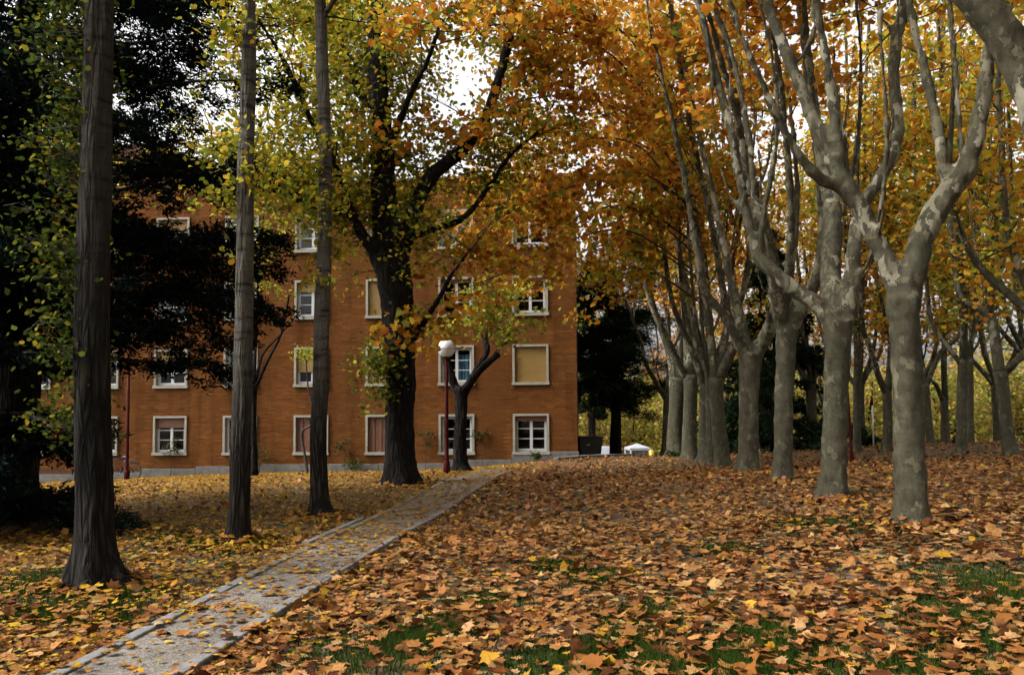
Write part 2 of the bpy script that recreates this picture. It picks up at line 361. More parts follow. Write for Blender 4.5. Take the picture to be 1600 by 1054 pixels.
# ------------------------------------------------------------------ leaves in bulk
def star_template(k):
    """lobed plane leaf as a fan; k=0 detailed (five lobes), k=1 simpler, k=2 diamond"""
    if k == 0:
        o = [(0, -.42), (.20, -.36), (.40, -.32), (.36, -.14), (.56, .04), (.37, .13), (.42, .40), (.21, .31), (0, .62), (-.21, .31), (-.42, .40), (-.37, .13), (-.56, .04), (-.36, -.14), (-.40, -.32), (-.20, -.36)]
        V = [(0, -.02)] + o
        F = [(0, i + 1, (i + 1) % len(o) + 1) for i in range(len(o))]
    elif k == 1:
        o = [(0, -.42), (.40, -.30), (.36, -.08), (.52, .16), (.27, .25), (0, .60), (-.27, .25), (-.52, .16), (-.36, -.08), (-.40, -.30)]
        V = o; F = [(0, 1, 2), (0, 2, 8), (0, 8, 9), (2, 3, 4), (2, 4, 6), (2, 6, 8), (6, 7, 8), (4, 5, 6)]
    elif k == 3:
        V = [(0, -.5), (.36, -.24), (.38, .14), (0, .60), (-.38, .14), (-.36, -.24)]; F = [(0, 1, 5), (1, 2, 5), (2, 4, 5), (2, 3, 4)]
    else:
        V = [(0, -.5), (.42, .0), (0, .55), (-.42, .0)]; F = [(0, 1, 2), (0, 2, 3)]
    return np.array(V, float), np.array(F, int)
def frames(nrm, rng):
    n = nrm / np.linalg.norm(nrm, axis=1, keepdims=True)
    a = np.where(np.abs(n[:, 2:3]) < .9, np.array([[0, 0, 1.0]]), np.array([[1.0, 0, 0]]))
    u = np.cross(a, n); u /= np.linalg.norm(u, axis=1, keepdims=True); v = np.cross(n, u)
    th = rng.uniform(0, 2 * np.pi, len(n))[:, None]
    return u * np.cos(th) + v * np.sin(th), -u * np.sin(th) + v * np.cos(th), n
def leaves(name, pos, nrm, size, colors, k=1, curl=.5, mat_=None, parent=None, rng=RNG, narrow=1.0):
    T, F = star_template(k); n = len(pos)
    ux, uy, un = frames(nrm, rng)
    c = rng.normal(0, curl, (n, 3)); c[:, 0] += curl * .6
    x, y = T[:, 0] * narrow, T[:, 1]
    z = c[:, 0:1] * x[None] ** 2 + c[:, 1:2] * y[None] ** 2 + c[:, 2:3] * (x * y)[None]
    jx = 1 + rng.normal(0, .14, (n, len(T)))
    V = pos[:, None, :] + size[:, None, None] * ((x[None] * jx)[:, :, None] * ux[:, None, :] + (y[None] * jx)[:, :, None] * uy[:, None, :] + z[:, :, None] * un[:, None, :])
    Fs = (F[None] + (np.arange(n) * len(T))[:, None, None]).reshape(-1, 3)
    me = np_mesh(name, V.reshape(-1, 3), Fs, np.repeat(colors, len(T), axis=0))
    return link(name, me, parent, mat_ or M['leaf'])
def pick(pal, n, rng=RNG, jit=.18):
    cs = np.array([c for c, _ in pal], float); ws = np.array([w_ for _, w_ in pal], float); ws /= ws.sum()
    c = cs[rng.choice(len(cs), n, p=ws)]
    return np.clip(c * (1 + rng.normal(0, jit, (n, 1))) * (1 + rng.normal(0, .06, (n, 3))), .004, .8)
ORANGE = [((.42, .165, .02), 6), ((.48, .235, .024), 4.5), ((.30, .10, .015), 3), ((.49, .33, .034), 2), ((.20, .22, .03), .8)]
GOLD = [((.45, .245, .023), 4.5), ((.48, .34, .034), 2.6), ((.38, .15, .017), 3), ((.26, .27, .033), 2.8), ((.15, .19, .026), 1.4)]
YGREEN = [((.306, .255, .0255), 4), ((.187, .204, .0255), 4), ((.391, .289, .0255), 3), ((.085, .119, .0213), 3), ((.289, .153, .017), .6)]
POPLAR = [((.2295, .238, .0255), 4), ((.357, .2975, .0255), 3.6), ((.4675, .34, .0298), 2.8), ((.102, .1275, .0213), 2.6), ((.408, .2295, .0213), 1.2)]
IVY = [((.0369, .0527, .0095), 5), ((.0685, .0817, .0116), 3), ((.1581, .1318, .0132), 1.4), ((.0211, .029, .0063), 4), ((.2108, .1265, .0132), .4)]
FARW = [((.36, .30, .045), 3), ((.26, .26, .05), 3), ((.38, .24, .07), 2.6), ((.16, .18, .04), 2), ((.24, .14, .06), 1.5)]

# ------------------------------------------------------------------ trees
def resample(pts, step):
    """pts list of (Vector, r): smooth curve through them"""
    out = []
    n = len(pts)
    for i in range(n - 1):
        p0, p1, p2, p3 = (np.array([*pts[max(0, min(n - 1, j))][0], pts[max(0, min(n - 1, j))][1]]) for j in (i - 1, i, i + 1, i + 2))
        L = np.linalg.norm((p2 - p1)[:3]); m = max(1, int(L / step))
        for q in range(m):
            t = q / m
            out.append(.5 * ((2 * p1) + (-p0 + p2) * t + (2 * p0 - 5 * p1 + 4 * p2 - p3) * t * t + (-p0 + 3 * p1 - 3 * p2 + p3) * t ** 3))
    out.append(np.array([*pts[-1][0], pts[-1][1]]))
    return np.array(out)
class Tree:
    def __init__(s, name, label, base, group=None, cat='tree'):
        s.base = Vector(base); s.root = empty(name, s.base, label=label, cat=cat, group=group)
        s.limbs = []; s.tw = MB(); s.lp = []; s.ln = []; s.ls = []; s.lc = []
        s.px = []
    def L(s, v): return Vector(v) - s.base
    def limb_px(s, spec, d, kdep=0.0, first=False):
        """spec: list of (px, py, width_px[, extra depth])"""
        d0 = d
        if not first and s.px:
            a = np.array(s.px); i = ((a[:, 0] - spec[0][0]) ** 2 + (a[:, 1] - spec[0][1]) ** 2).argmin(); d0 = a[i, 2]
        pts = []; dep = d0; last = None
        for q in spec:
            if last is not None:
                dep += kdep * math.hypot(q[0] - last[0], q[1] - last[1]) / FPX * dep
            dd = dep + (q[3] if len(q) > 3 else 0)
            pts.append((P(q[0], q[1], dd), q[2] * .45 * dd / FPX)); last = q
            s.px.append((q[0], q[1], dd))
        s.limbs.append(pts); return pts
    def extend(s, pts, H, rend=.025, out=.25):
        p, r = pts[-1]; q, _ = pts[-2]; dr = (p - q).normalized()
        n = max(2, int((H - p.z) / 1.1))
        if H <= p.z + .3: return
        step = (H - p.z) / n
        for i in range(n):
            dr = (dr * .75 + Vector((random.uniform(-out, out), random.uniform(-out, out), .75))).normalized()
            p = p + dr * step; pts.append((p.copy(), r + (rend - r) * (i + 1) / n))
    def auto_plane(s, r0, fork, H, nl, spread=.35, lean=(0, 0), flare=1.45):
        b = s.base; rr = r0
        t = [(b + Vector((0, 0, -.1)), r0 * flare), (b + Vector((0, 0, .18)), r0 * 1.12), (b + Vector((lean[0] * .5, lean[1] * .5, fork * .5)), r0), (b + Vector((lean[0], lean[1], fork)), r0 * 1.1)]
        s.limbs.append(t); top = t[-1][0]
        a0 = random.uniform(0, 6.28)
        for i in range(nl):
            a = a0 + i * 6.283 / nl + random.uniform(-.5, .5); sp = spread * random.uniform(.6, 1.5)
            o = Vector((math.cos(a), math.sin(a), 0)); rl = r0 * random.uniform(.42, .6)
            l = [(top - Vector((0, 0, .25)), rl * 1.1), (top + o * sp * .8 + Vector((0, 0, .35)), rl), (top + o * sp * 2.2 + Vector((0, 0, 1.3)), rl * .85), (top + o * sp * 2.9 + Vector((0, 0, 2.6)), rl * .7)]
            s.limbs.append(l); s.extend(l, b.z + H * random.uniform(.8, 1.05))
    def sec(s, n, zmin, zmax, length, per, pal, size, up=.35, r=.02, clump=.26, bias=(0, 0), droop=.0, kmin=1):
        """secondary branches carrying leaf clusters"""
        pool = []
        for l in s.limbs[kmin:] if len(s.limbs) > kmin else s.limbs:
            q = resample(l, .25); q = q[(q[:, 2] > zmin) & (q[:, 2] < zmax)]
            if len(q): pool.append(q)
        if not pool: return
        pool = np.concatenate(pool)
        for i in range(n):
            a = pool[random.randrange(len(pool))]; st = Vector(a[:3])
            az = random.uniform(0, 6.283); dr = Vector((math.cos(az) + bias[0], math.sin(az) + bias[1], up * random.uniform(-.3, 1.8))).normalized()
            s.branch(st, dr, length * random.uniform(.5, 1.25), min(r, a[3] * .7) if a[3] > .01 else r, per, pal, size, clump, droop)
    def branch(s, st, dr, L, r, per, pal, size, clump=.33, droop=0.0, sub=3):
        pts = [st]; p = st.copy(); d = dr.copy(); m = 4
        for j in range(m):
            d = (d + Vector((random.uniform(-.25, .25), random.uniform(-.25, .25), random.uniform(-.15, .2) - droop))).normalized()
            p = p + d * (L / m); pts.append(p.copy())
        s.tw.tube([s.L(x) for x in pts], [max(.004, r * (1 - .82 * j / m)) for j in range(m + 1)], 3, False)
        cl = []
        for q in range(sub):
            j = random.randint(1, m - 1); sd = (d + Vector((random.uniform(-1, 1), random.uniform(-1, 1), random.uniform(-.5, .6)))).normalized()
            e = pts[j] + sd * L * random.uniform(.2, .45); mid = (pts[j] + e) * .5 + Vector((0, 0, .05))
            s.tw.tube([s.L(pts[j]), s.L(mid), s.L(e)], [r * .4, r * .3, .003], 3, False); cl += [mid, e]
        cl += pts[2:]
        C = np.array([tuple(c) for c in cl])
        c = C[RNG.integers(0, len(C), per)] + RNG.normal(0, clump, (per, 3)) * np.array([1, 1, .75])
        s.lp.append(c); nn = RNG.normal(0, 1, (per, 3)); nn[:, 2] = np.abs(nn[:, 2]) + .35; s.ln.append(nn)
        s.ls.append(RNG.uniform(.7, 1.25, per) * size); s.lc.append(pick(pal, per))
    def finish(s, bark, remesh=0, sides=14, k=1, curl=.45, leafmat_=None, flare=None, crown='crown', step=.2, narrow=1.0, singles=0, rough=0.0):
        tb = MB(); ph = random.uniform(0, 6)
        for li, l in enumerate(s.limbs):
            q = resample(l, step)
            if li: q[0, 3] *= .9
            def wob(p, a, r, li=li):
                wz = 1 + .05 * math.sin(3 * a + ph + p.z * 2.1) + .035 * math.sin(5 * a - p.z * 3.3 + ph)
                if rough: wz += rough * (.035 * math.sin(7 * a + 2.2 * math.sin(p.z * 1.9 + ph) + ph) + .02 * math.sin(13 * a + p.z * 2.3) + .03 * math.sin(p.z * 4.7 + 2 * a) * math.sin(p.z * 1.3 + a))
                if li == 0 and flare:
                    h = max(0, p.z); e = math.exp(-h / flare[0]); wz += e * flare[2] * (.5 + .5 * math.sin(flare[3] * a + ph)) ** 1.5 + .6 * e * flare[2] * .3
                return wz
            tb.tube([s.L(x[:3]) for x in q], [max(.02 if remesh else .006, x[3]) for x in q], sides if q[:, 3].max() > .05 else 7, True, wob)
        o = tb.build('trunk', bark, s.root, True)
        if remesh:
            md = o.modifiers.new('r', 'REMESH'); md.mode = 'VOXEL'; md.voxel_size = remesh
            sm = o.modifiers.new('s', 'SMOOTH'); sm.factor = .5; sm.iterations = 5
            dg = bpy.context.evaluated_depsgraph_get(); me = bpy.data.meshes.new_from_object(o.evaluated_get(dg))
            o.modifiers.clear(); o.data = me
            nv = len(me.vertices); co_ = np.zeros(nv * 3, np.float32); me.vertices.foreach_get('co', co_); co_ = co_.reshape(-1, 3); nr_ = np.zeros(nv * 3, np.float32); me.vertices.foreach_get('normal', nr_); nr_ = nr_.reshape(-1, 3)
            k1 = np.sin(co_[:, 0] * 13 + 2 * np.sin(co_[:, 2] * 5 + ph)) * np.sin(co_[:, 1] * 12 + 1.5 * np.sin(co_[:, 2] * 7)) * np.sin(co_[:, 2] * 6 + ph + co_[:, 0] * 4)
            k2_ = np.sin(co_[:, 2] * 31 + 3 * np.sin(co_[:, 0] * 9 + co_[:, 1] * 8))
            me.vertices.foreach_set('co', (co_ + nr_ * (.018 * k1 + .004 * k2_)[:, None]).ravel().astype(np.float32)); me.update()
            if not me.materials: me.materials.append(bark)
            me.polygons.foreach_set('use_smooth', np.ones(len(me.polygons), bool))
        if s.tw.v: s.tw.build('branches', M['twig'], s.root, True)['kind'] = 'stuff'
        if s.lp:
            wp = np.concatenate(s.lp); pos = wp - np.array(tuple(s.base)); nn, sz, lc = np.concatenate(s.ln), np.concatenate(s.ls), np.concatenate(s.lc)
            keep = np.ones(len(pos), bool)
            if singles:
                sc_ = np.where((np.abs(wp[:, 0]) < .62 * wp[:, 1]) & (wp[:, 1] > 3) & ((wp[:, 2] - 1.6) / wp[:, 1] < .5), sz / wp[:, 1], 0); idx = np.argsort(-sc_)[:singles]; keep[idx] = False
                TT_, FF_ = star_template(0); pr = []
                for v in range(24):
                    cc = RNG.normal(0, .5, 3); V_ = np.stack([TT_[:, 0], TT_[:, 1], cc[0] * TT_[:, 0] ** 2 + cc[1] * TT_[:, 1] ** 2 + cc[2] * TT_[:, 0] * TT_[:, 1]], 1)
                    me = np_mesh('leaf', V_, FF_, np.tile(lc[idx[v * len(idx) // 24]], (len(V_), 1))); me.materials.append(M['leaf']); pr.append(me)
                ax, ay, an = frames(nn[idx], RNG)
                for q_, i_ in enumerate(idx):
                    lf = bpy.data.objects.new('leaf', pr[q_ % 24]); col.objects.link(lf); lf.parent = s.root
                    lf.matrix_basis = Matrix(((ax[q_, 0], ay[q_, 0], an[q_, 0], pos[i_, 0]), (ax[q_, 1], ay[q_, 1], an[q_, 1], pos[i_, 1]), (ax[q_, 2], ay[q_, 2], an[q_, 2], pos[i_, 2]), (0, 0, 0, 1))) @ Matrix.Scale(sz[i_], 4)
            ob = leaves(crown, pos[keep], nn[keep], sz[keep], lc[keep], k, curl, leafmat_, s.root, narrow=narrow); ob['kind'] = 'stuff'
        return s.root

#================================================================== SETTING
# ground
gx = np.unique(np.concatenate([np.linspace(-14, 14, 113), np.linspace(-45, 45, 91), np.linspace(-420, 420, 43)]))
gy = np.unique(np.concatenate([np.linspace(-6, 34, 121), np.linspace(-30, 110, 71), np.linspace(-100, 700, 41)]))
XX, YY = np.meshgrid(gx, gy)
ZZ = ground_z(XX.ravel(), YY.ravel()) + .012 * np.sin(XX.ravel() * 5.1 + 1.3 * np.sin(YY.ravel() * 3.7)) * np.cos(YY.ravel() * 4.3)
nx, ny = len(gx), len(gy)
ii = (np.arange(ny - 1)[:, None] * nx + np.arange(nx - 1)[None]).ravel()
gme = np_mesh('ground', np.stack([XX.ravel(), YY.ravel(), ZZ - .02], 1), np.stack([ii, ii + 1, ii + nx + 1, ii + nx], 1))
ground = tag(link('ground', gme, None, M['ground'], True), kind='structure', label='leaf strewn lawn rising gently to the right')

# path
def pedge(y, side):      # side 0 left kerb outer, 1 right kerb outer
    l, r = -2.65 + (y - 6.27) * .107, -1.87 + (y - 5.83) * .1236
    return l if side == 0 else r
ys = np.linspace(-3, 22, 101); pv = []; pf = []
PT = .055
for i, y in enumerate(ys):
    l, r = pedge(y, 0) + .1, pedge(y, 1) - .1; zc = gz((l + r) / 2, y)
    for q in range(5):
        x = l + (r - l) * q / 4; pv.append((x, y, zc + PT - .018 + .008 * math.sin(q * math.pi / 4)))
    if i:
        for q in range(4): a = (i - 1) * 5 + q; pf.append((a, a + 1, a + 6, a + 5))
path = tag(link('path', np_mesh('path', pv, pf), None, M['path'], True), kind='structure', label='narrow washed gravel footpath with concrete kerbs')
kp = []
for side in (0, 1):
    y = -3.0
    while y < 20.5:
        L = random.uniform(.92, 1.0); y1 = y + L - .012
        if not (side == 0 and y > 15.5 and random.random() < .5):
            mb = MB(); jx, jz = random.uniform(-.006, .006), random.uniform(-.006, .006)
            a, b = Vector((pedge(y, side) + jx, y, 0)), Vector((pedge(y1, side) + jx + random.uniform(-.01, .01), y1, 0))
            for e in (a, b): e.z = gz((pedge(e.y, 0) + pedge(e.y, 1)) / 2, e.y) + PT + jz
            wd = .10 if side == 0 else -.10
            vs = [a, a + Vector((wd, 0, 0)), b + Vector((wd, 0, 0)), b]
            mb.add([v - Vector((0, 0, .2)) for v in vs] + vs, [(0, 1, 5, 4), (1, 2, 6, 5), (2, 3, 7, 6), (3, 0, 4, 7), (4, 5, 6, 7)] if side == 0 else [(4, 5, 1, 0), (5, 6, 2, 1), (6, 7, 3, 2), (7, 4, 0, 3), (7, 6, 5, 4)])
            mb.build('kerb_stone', M['kerb'], path, bevel=.012)
        y += L
# stray outer kerb left of the path
mb = MB(); a, b = Gr(478, 858), Gr(566, 815)
for v in (a, b): v.z = gz(v.x, v.y)
mb.tube([a + Vector((0, 0, .02)), b + Vector((0, 0, .02))], .065, 4)
tag(mb.build('edging_stone', M['kerb'], None, bevel=.01), 'half buried loose concrete edging stone just left of the footpath', 'kerb')

#================================================================== BUILDING
BC = P(903, 715, 30.8); BC.z = 0
BL = P(265, 740, 32.2); BL.z = 0
bu = (BL - BC).normalized()                     # along the facade, leftwards
brz = math.atan2(bu.y, bu.x)
bld = empty('brick_building', (BC.x, BC.y, 0), brz, label='four storey orange brick residence with pale stone window surrounds', cat='building')
# local frame: +x leftwards along facade, facade faces +y local (towards camera)?
FRONT = 1.0 if (Matrix.Rotation(brz, 3, 'Z') @ Vector((0, 1, 0))).y < 0 else -1.0
BLEN, ZR, ZB = 27.0, 10.72, -1.6
WX0, WP, WW = 1.09, 2.9, 1.40
WZ0, WH, WS = -.12, 1.57, 2.68
NC = 8
opens = [(WX0 + WP * c, WX0 + WP * c + WW, WZ0 + WS * f, WZ0 + WS * f + WH, c, f) for c in range(NC) for f in range(4)]
def fy(v): return v * FRONT                      # distance in front of the wall plane
def bbox(mb, x0, x1, y0, y1, z0, z1): mb.box(x0, x1, min(fy(y0), fy(y1)), max(fy(y0), fy(y1)), z0, z1)
# backing wall with openings
mb = MB()
xs = sorted({0, BLEN} | {o[0] for o in opens} | {o[1] for o in opens}); zs = sorted({ZB, ZR} | {o[2] for o in opens} | {o[3] for o in opens})
for i in range(len(xs) - 1):
    for j in range(len(zs) - 1):
        if any(abs(o[0] - xs[i]) < 1e-6 and abs(o[2] - zs[j]) < 1e-6 for o in opens): continue
        mb.add([(xs[i], 0, zs[j]), (xs[i + 1], 0, zs[j]), (xs[i + 1], 0, zs[j + 1]), (xs[i], 0, zs[j + 1])], [(0, 1, 2, 3)])
for x in (0, BLEN): mb.add([(x, 0, ZB), (x, fy(-11), ZB), (x, fy(-11), ZR), (x, 0, ZR)], [(0, 1, 2, 3)])
mb.add([(0, fy(-11), ZB), (BLEN, fy(-11), ZB), (BLEN, fy(-11), ZR), (0, fy(-11), ZR)], [(0, 1, 2, 3)])
wall = mb.build('wall', M['mortar'], bld)
mb = MB(); bbox(mb, .05, BLEN - .05, -.1, -10.9, ZR - .45, ZR - .35); mb.build('roof', M['roof'], bld)
mb = MB(); bbox(mb, -.06, BLEN + .06, .07, -.25, ZR, ZR + .09); mb.build('coping', M['roof'], bld, bevel=.01)
mb = MB(); bbox(mb, 17.0, 23.5, -.6, -8, ZR - .4, ZR + 2.1); mb.build('stair_head', M['mortar'], bld)
# bricks
BPX, BPZ, JT = .285, .0745, .013
def brick_cols(n):
    base = np.array([(.1162, .0449, .0119), (.1232, .0484, .0132), (.1091, .0414, .011), (.1364, .0572, .0185), (.0968, .0361, .0097)])
    c = base[RNG.choice(5, n, p=[.36, .28, .22, .08, .06])] * (1 + RNG.normal(0, .06, (n, 1))); return np.clip(c, .008, .7)
bl = []
row = 0; z = ZB + .9
while z < ZR - .01:
    off = (row % 2) * .5 * BPX - random.uniform(0, .02); x = -off
    blk = [(o[0] - .0, o[1] + .0) for o in opens if o[2] < z + BPZ - .015 and o[3] > z + .005]
    while x < BLEN:
        x0, x1 = max(x, 0), min(x + BPX - .001, BLEN)
        segs = [(x0, x1)]
        for a, b in blk:
            ns = []
            for s0, s1 in segs:
                if s1 <= a or s0 >= b: ns.append((s0, s1)); continue
                if s0 < a: ns.append((s0, a))
                if s1 > b: ns.append((b, s1))
            segs = ns
        for s0, s1 in segs:
            if s1 - s0 > .03: bl.append((s0, s1, z, min(z + BPZ - JT, ZR)))
        x += BPX
    z += BPZ; row += 1
bl = np.array(bl); nb = len(bl); bc = brick_cols(nb)
_rw = np.rint((bl[:, 2] - bl[:, 2].min()) / BPZ).astype(int); _rf = np.clip(1 + RNG.normal(0, .045, _rw.max() + 1), .85, 1.2); _rf[RNG.choice(len(_rf), 7, False)] *= 1.15; bc = bc * _rf[_rw][:, None]      # batches of brick differ from course to course
dep = .007 + RNG.uniform(-.0005, .001, nb)
sel = [i for i in range(nb) if abs(bl[i, 1] - bl[i, 0] - (BPX - .001)) < 1e-6 and 2.62 < bl[i, 0] and bl[i, 1] < 3.95 and -.6 < bl[i, 2]]
sel += [i for i in range(nb) if abs(bl[i, 1] - bl[i, 0] - (BPX - .001)) < 1e-6 and 0 <= bl[i, 0] and bl[i, 1] < .95 and -.4 < bl[i, 2] < 3.2]
sel = sel[:300]; selset = np.zeros(nb, bool); selset[sel] = True
def brick_np(rows, d, cols):
    n = len(rows); V = np.zeros((n, 8, 3)); x0, x1, z0, z1 = rows.T
    c = .001
    for k, (xx, zz) in enumerate([(x0, z0), (x1, z0), (x1, z1), (x0, z1)]): V[:, k, 0] = xx; V[:, k, 2] = zz; V[:, k, 1] = -.002 * FRONT
    for k, (xx, zz) in enumerate([(x0, z0 + c), (x1, z0 + c), (x1, z1 - c), (x0, z1 - c)]): V[:, 4 + k, 0] = xx; V[:, 4 + k, 2] = zz; V[:, 4 + k, 1] = d * FRONT
    F = np.array([(4, 5, 6, 7), (0, 1, 5, 4), (1, 2, 6, 5), (2, 3, 7, 6), (3, 0, 4, 7)])
    Fs = (F[None] + (np.arange(n) * 8)[:, None, None]).reshape(-1, 4)
    return V.reshape(-1, 3), Fs, np.repeat(cols, 8, 0)
V, F, C = brick_np(bl[~selset], dep[~selset], bc[~selset])
bw = link('brickwork', np_mesh('brickwork', V, F, C, True), wall, M['brick']); bw['kind'] = 'stuff'
protos = []
for k in range(8):
    V, F, C = brick_np(np.array([[0, BPX - .001, 0, BPZ - JT]]), np.array([.007 + .0001 * k]), brick_cols(1)); me = np_mesh('brick', V, F, C, True); me.materials.append(M['brick']); protos.append(me)
for i in sel:
    o = bpy.data.objects.new('brick', random.choice(protos)); o.location = (bl[i, 0], 0, bl[i, 2]); o.parent = wall; col.objects.link(o)
# plinth slabs
x = 0.0
while x < BLEN:
    L = random.uniform(2.2, 2.8); x1 = min(x + L, BLEN)
    c = Matrix.Rotation(brz, 3, 'Z') @ Vector(((x + x1) / 2, fy(.1), 0)) + Vector((BC.x, BC.y, 0)); zt = gz(c.x, c.y) + random.uniform(.30, .36)
    if x == 0: zt += .04
    mb = MB(); bbox(mb, x + (.0 if x else -.06), x1 - .012, .09 + random.uniform(-.008, .008), -.05, -3, zt); mb.build('plinth_slab', M['plinth'], bld, bevel=.015); x = x1
# a loose stone block set against the corner
mb = MB(); bbox(mb, -.05, .58, .26, .1, gz(BC.x - .3, BC.y - .2) - .3, -.02 + .02); mb.build('corner_block', M['plinth'], bld, bevel=.02)

def shared(mb, name, m):
    me = mb.mesh(name); me.materials.append(m); return me
mb = MB(); t = .085
bbox(mb, 0, WW, .07, -.16, WH - t, WH); bbox(mb, 0, t, .07, -.16, .11, WH - t); bbox(mb, WW - t, WW, .07, -.16, .11, WH - t)
ME_sur = shared(mb, 'window', M['stone'])
mb = MB(); bbox(mb, -.03, WW + .03, .11, -.16, 0, .108); ME_sill = shared(mb, 'sill', M['stone'])
iw, ih = WW - 2 * t, WH - t - .11            # opening
mb = MB()
bbox(mb, t, WW - t, -.12, -.17, .11, .165); bbox(mb, t, WW - t, -.12, -.17, WH - t - .05, WH - t); bbox(mb, t, t + .05, -.12, -.17, .165, WH - t - .05); bbox(mb, WW - t - .05, WW - t, -.12, -.17, .165, WH - t - .05)
ME_frame = shared(mb, 'frame', M['white'])
sw = (iw - .1) / 2; sh = ih - .105
mb = MB(); q = .055
bbox(mb, 0, q, -.10, -.15, 0, sh); bbox(mb, sw - q, sw, -.10, -.15, 0, sh); bbox(mb, q, sw - q, -.10, -.15, 0, q); bbox(mb, q, sw - q, -.10, -.15, sh - q, sh)
for k in (1, 2): zc = q + (sh - 2 * q) * k / 3; bbox(mb, q, sw - q, -.105, -.145, zc - .014, zc + .014)
ME_sash = shared(mb, 'sash', M['white'])
ph = (sh - 2 * q) / 3 - .03
mb = MB(); mb.add([(0, 0, 0), (sw - 2 * q, 0, 0), (sw - 2 * q, 0, ph), (0, 0, ph)], [(0, 1, 2, 3)]); ME_pane = shared(mb, 'pane', M['glass'])
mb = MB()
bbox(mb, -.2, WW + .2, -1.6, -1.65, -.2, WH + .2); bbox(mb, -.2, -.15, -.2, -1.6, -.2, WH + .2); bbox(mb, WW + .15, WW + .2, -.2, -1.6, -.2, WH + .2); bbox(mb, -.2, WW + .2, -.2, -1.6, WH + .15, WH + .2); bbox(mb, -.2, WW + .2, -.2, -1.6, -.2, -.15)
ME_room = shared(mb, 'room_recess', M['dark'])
def roller(frac):
    mb = MB(); z1 = WH - t; z0 = z1 - ih * frac; nsl = max(2, int((z1 - z0) / .05)); h = (z1 - z0) / nsl
    for k in range(nsl): bbox(mb, t + .005, WW - t - .005, -.055 + .004 * (k % 2), -.075, z0 + k * h + .003, z0 + (k + 1) * h)
    bbox(mb, t + .005, WW - t - .005, -.045, -.08, z0 - .03, z0)
    return shared(mb, 'roller_shutter', M['tan'])
def folding(frac=1.0):
    mb = MB(); z1 = WH - t; z0 = z1 - ih * frac; n = 9; ww = iw / n
    for k in range(n):
        a = .012 * (1 if k % 2 else -1); bbox(mb, t + k * ww + .006, t + (k + 1) * ww - .006, -.05 + a, -.085, z0, z1)
    return shared(mb, 'slatted_shutter', M['brownwood'])
def valance(frac):
    mb = MB(); z1 = WH - t; bbox(mb, t + .004, WW - t - .004, -.05, -.09, z1 - ih * frac, z1); return shared(mb, 'shutter_box', M['brownwood'])
def drape(x0, x1, z0, z1, m):
    mb = MB(); n = 14; vs = []; fs = []
    for k in range(n + 1):
        x = x0 + (x1 - x0) * k / n; yy = fy(-.26 + .03 * math.sin(k * 1.9)); vs += [(x, yy, z0), (x + .04 * math.sin(k), yy, z1)]
        if k: b = 2 * k; fs.append((b - 2, b, b + 1, b - 1))
    mb.add(vs, fs); return shared(mb, 'curtain', m)
STATE = {(0, 0): 'V.15', (1, 0): '', (2, 0): 'F', (3, 0): 'F', (4, 0): '', (5, 0): 'V.28', (6, 0): 'F.6', (7, 0): '',
         (0, 1): 'R1', (1, 1): 'C', (2, 1): 'R1', (3, 1): 'R.62', (4, 1): '', (5, 1): 'R.4', (6, 1): '', (7, 1): 'R.3',
         (0, 2): '', (1, 2): 'V.1', (2, 2): 'R1', (3, 2): 'R.24', (4, 2): 'R.2', (5, 2): '', (6, 2): 'R.5', (7, 2): '',
         (0, 3): '', (1, 3): 'P', (2, 3): 'B', (3, 3): '', (4, 3): '', (5, 3): 'R.3', (6, 3): 'P', (7, 3): ''}
cache = {}
for (x0, x1, z0, z1, c, f) in opens:
    wd = link('window', ME_sur, bld); wd.location = (x0, 0, z0)
    link('sill', ME_sill, wd); link('room_recess', ME_room, wd)
    st = STATE[(c, f)]
    if st != 'R1' and st != 'F':
        link('frame', ME_frame, wd)
        for k in (0, 1):
            s_ = link('sash', ME_sash, wd); s_.location = (t + .05 + k * sw, 0, .165)
            for j in range(3):
                p_ = link('pane', ME_pane, wd); p_.location = (t + .05 + k * sw + q, fy(-.125), .165 + q + j * (sh - 2 * q) / 3 + .015)
    if st:
        if st not in cache:
            cache[st] = {'R': lambda: roller(float(st[1:])), 'F': lambda: folding(float(st[1:] or 1)), 'V': lambda: valance(float(st[1:])), 'C': lambda: drape(t + .06, t + .06 + sw, .2, WH - .35, M['blue']),
                         'P': lambda: drape(t + .06, WW - t - .06, .2, WH - .12, M['pale']), 'B': lambda: drape(t + .3, WW - t - .1, .2, .62, M['blue'])}[st[0]]()
        link(cache[st].name.split('.')[0], cache[st], wd)

#================================================================== STREET FURNITURE
def lamp(name, base, H, label, globe=True, lean=0.0, group=None):
    t = empty(name, base, label=label, cat='lamp post' if globe else 'post', group=group)
    k_ = 1.0 if globe else .62; mb = MB(); mb.lathe([(.0, -.2), (.085 * k_, -.2), (.085 * k_, .28), (.07 * k_, .30), (.055 * k_, .34), (.05 * k_, 1.2), (.045 * k_, H - .42), (.0, H - .42)], 16); pl = mb.build('pole', M['redpaint'], t, True)
    mb = MB(); mb.lathe([(.0, -.03), (.13, -.03), (.13, .015), (.0, .016)], 16); mb.build('base_plate', M['redpaint'], t)
    if globe:
        mb = MB(); zc = H - .2; mb.lathe([(.045, zc - .26), (.09, zc - .22), (.1, zc - .185), (.0, zc - .18)], 18); mb.build('collar', M['bin'], t, True)
        mb = MB(); r = .23; mb.lathe([(r * math.sin(a), zc - r * math.cos(a)) for a in np.linspace(.35, math.pi, 22)], 32); g = mb.build('globe', M['globe'], t, True)
        mb = MB(); mb.ring((0, 0, zc - .02), (0, 0, 1), r + .001, .006, 36, 6); mb.build('seam_ring', M['steel'], g, True)
    if lean: t.rotation_euler = (0, lean, 0)
    return t
lb = P(698, 739, 20.4)
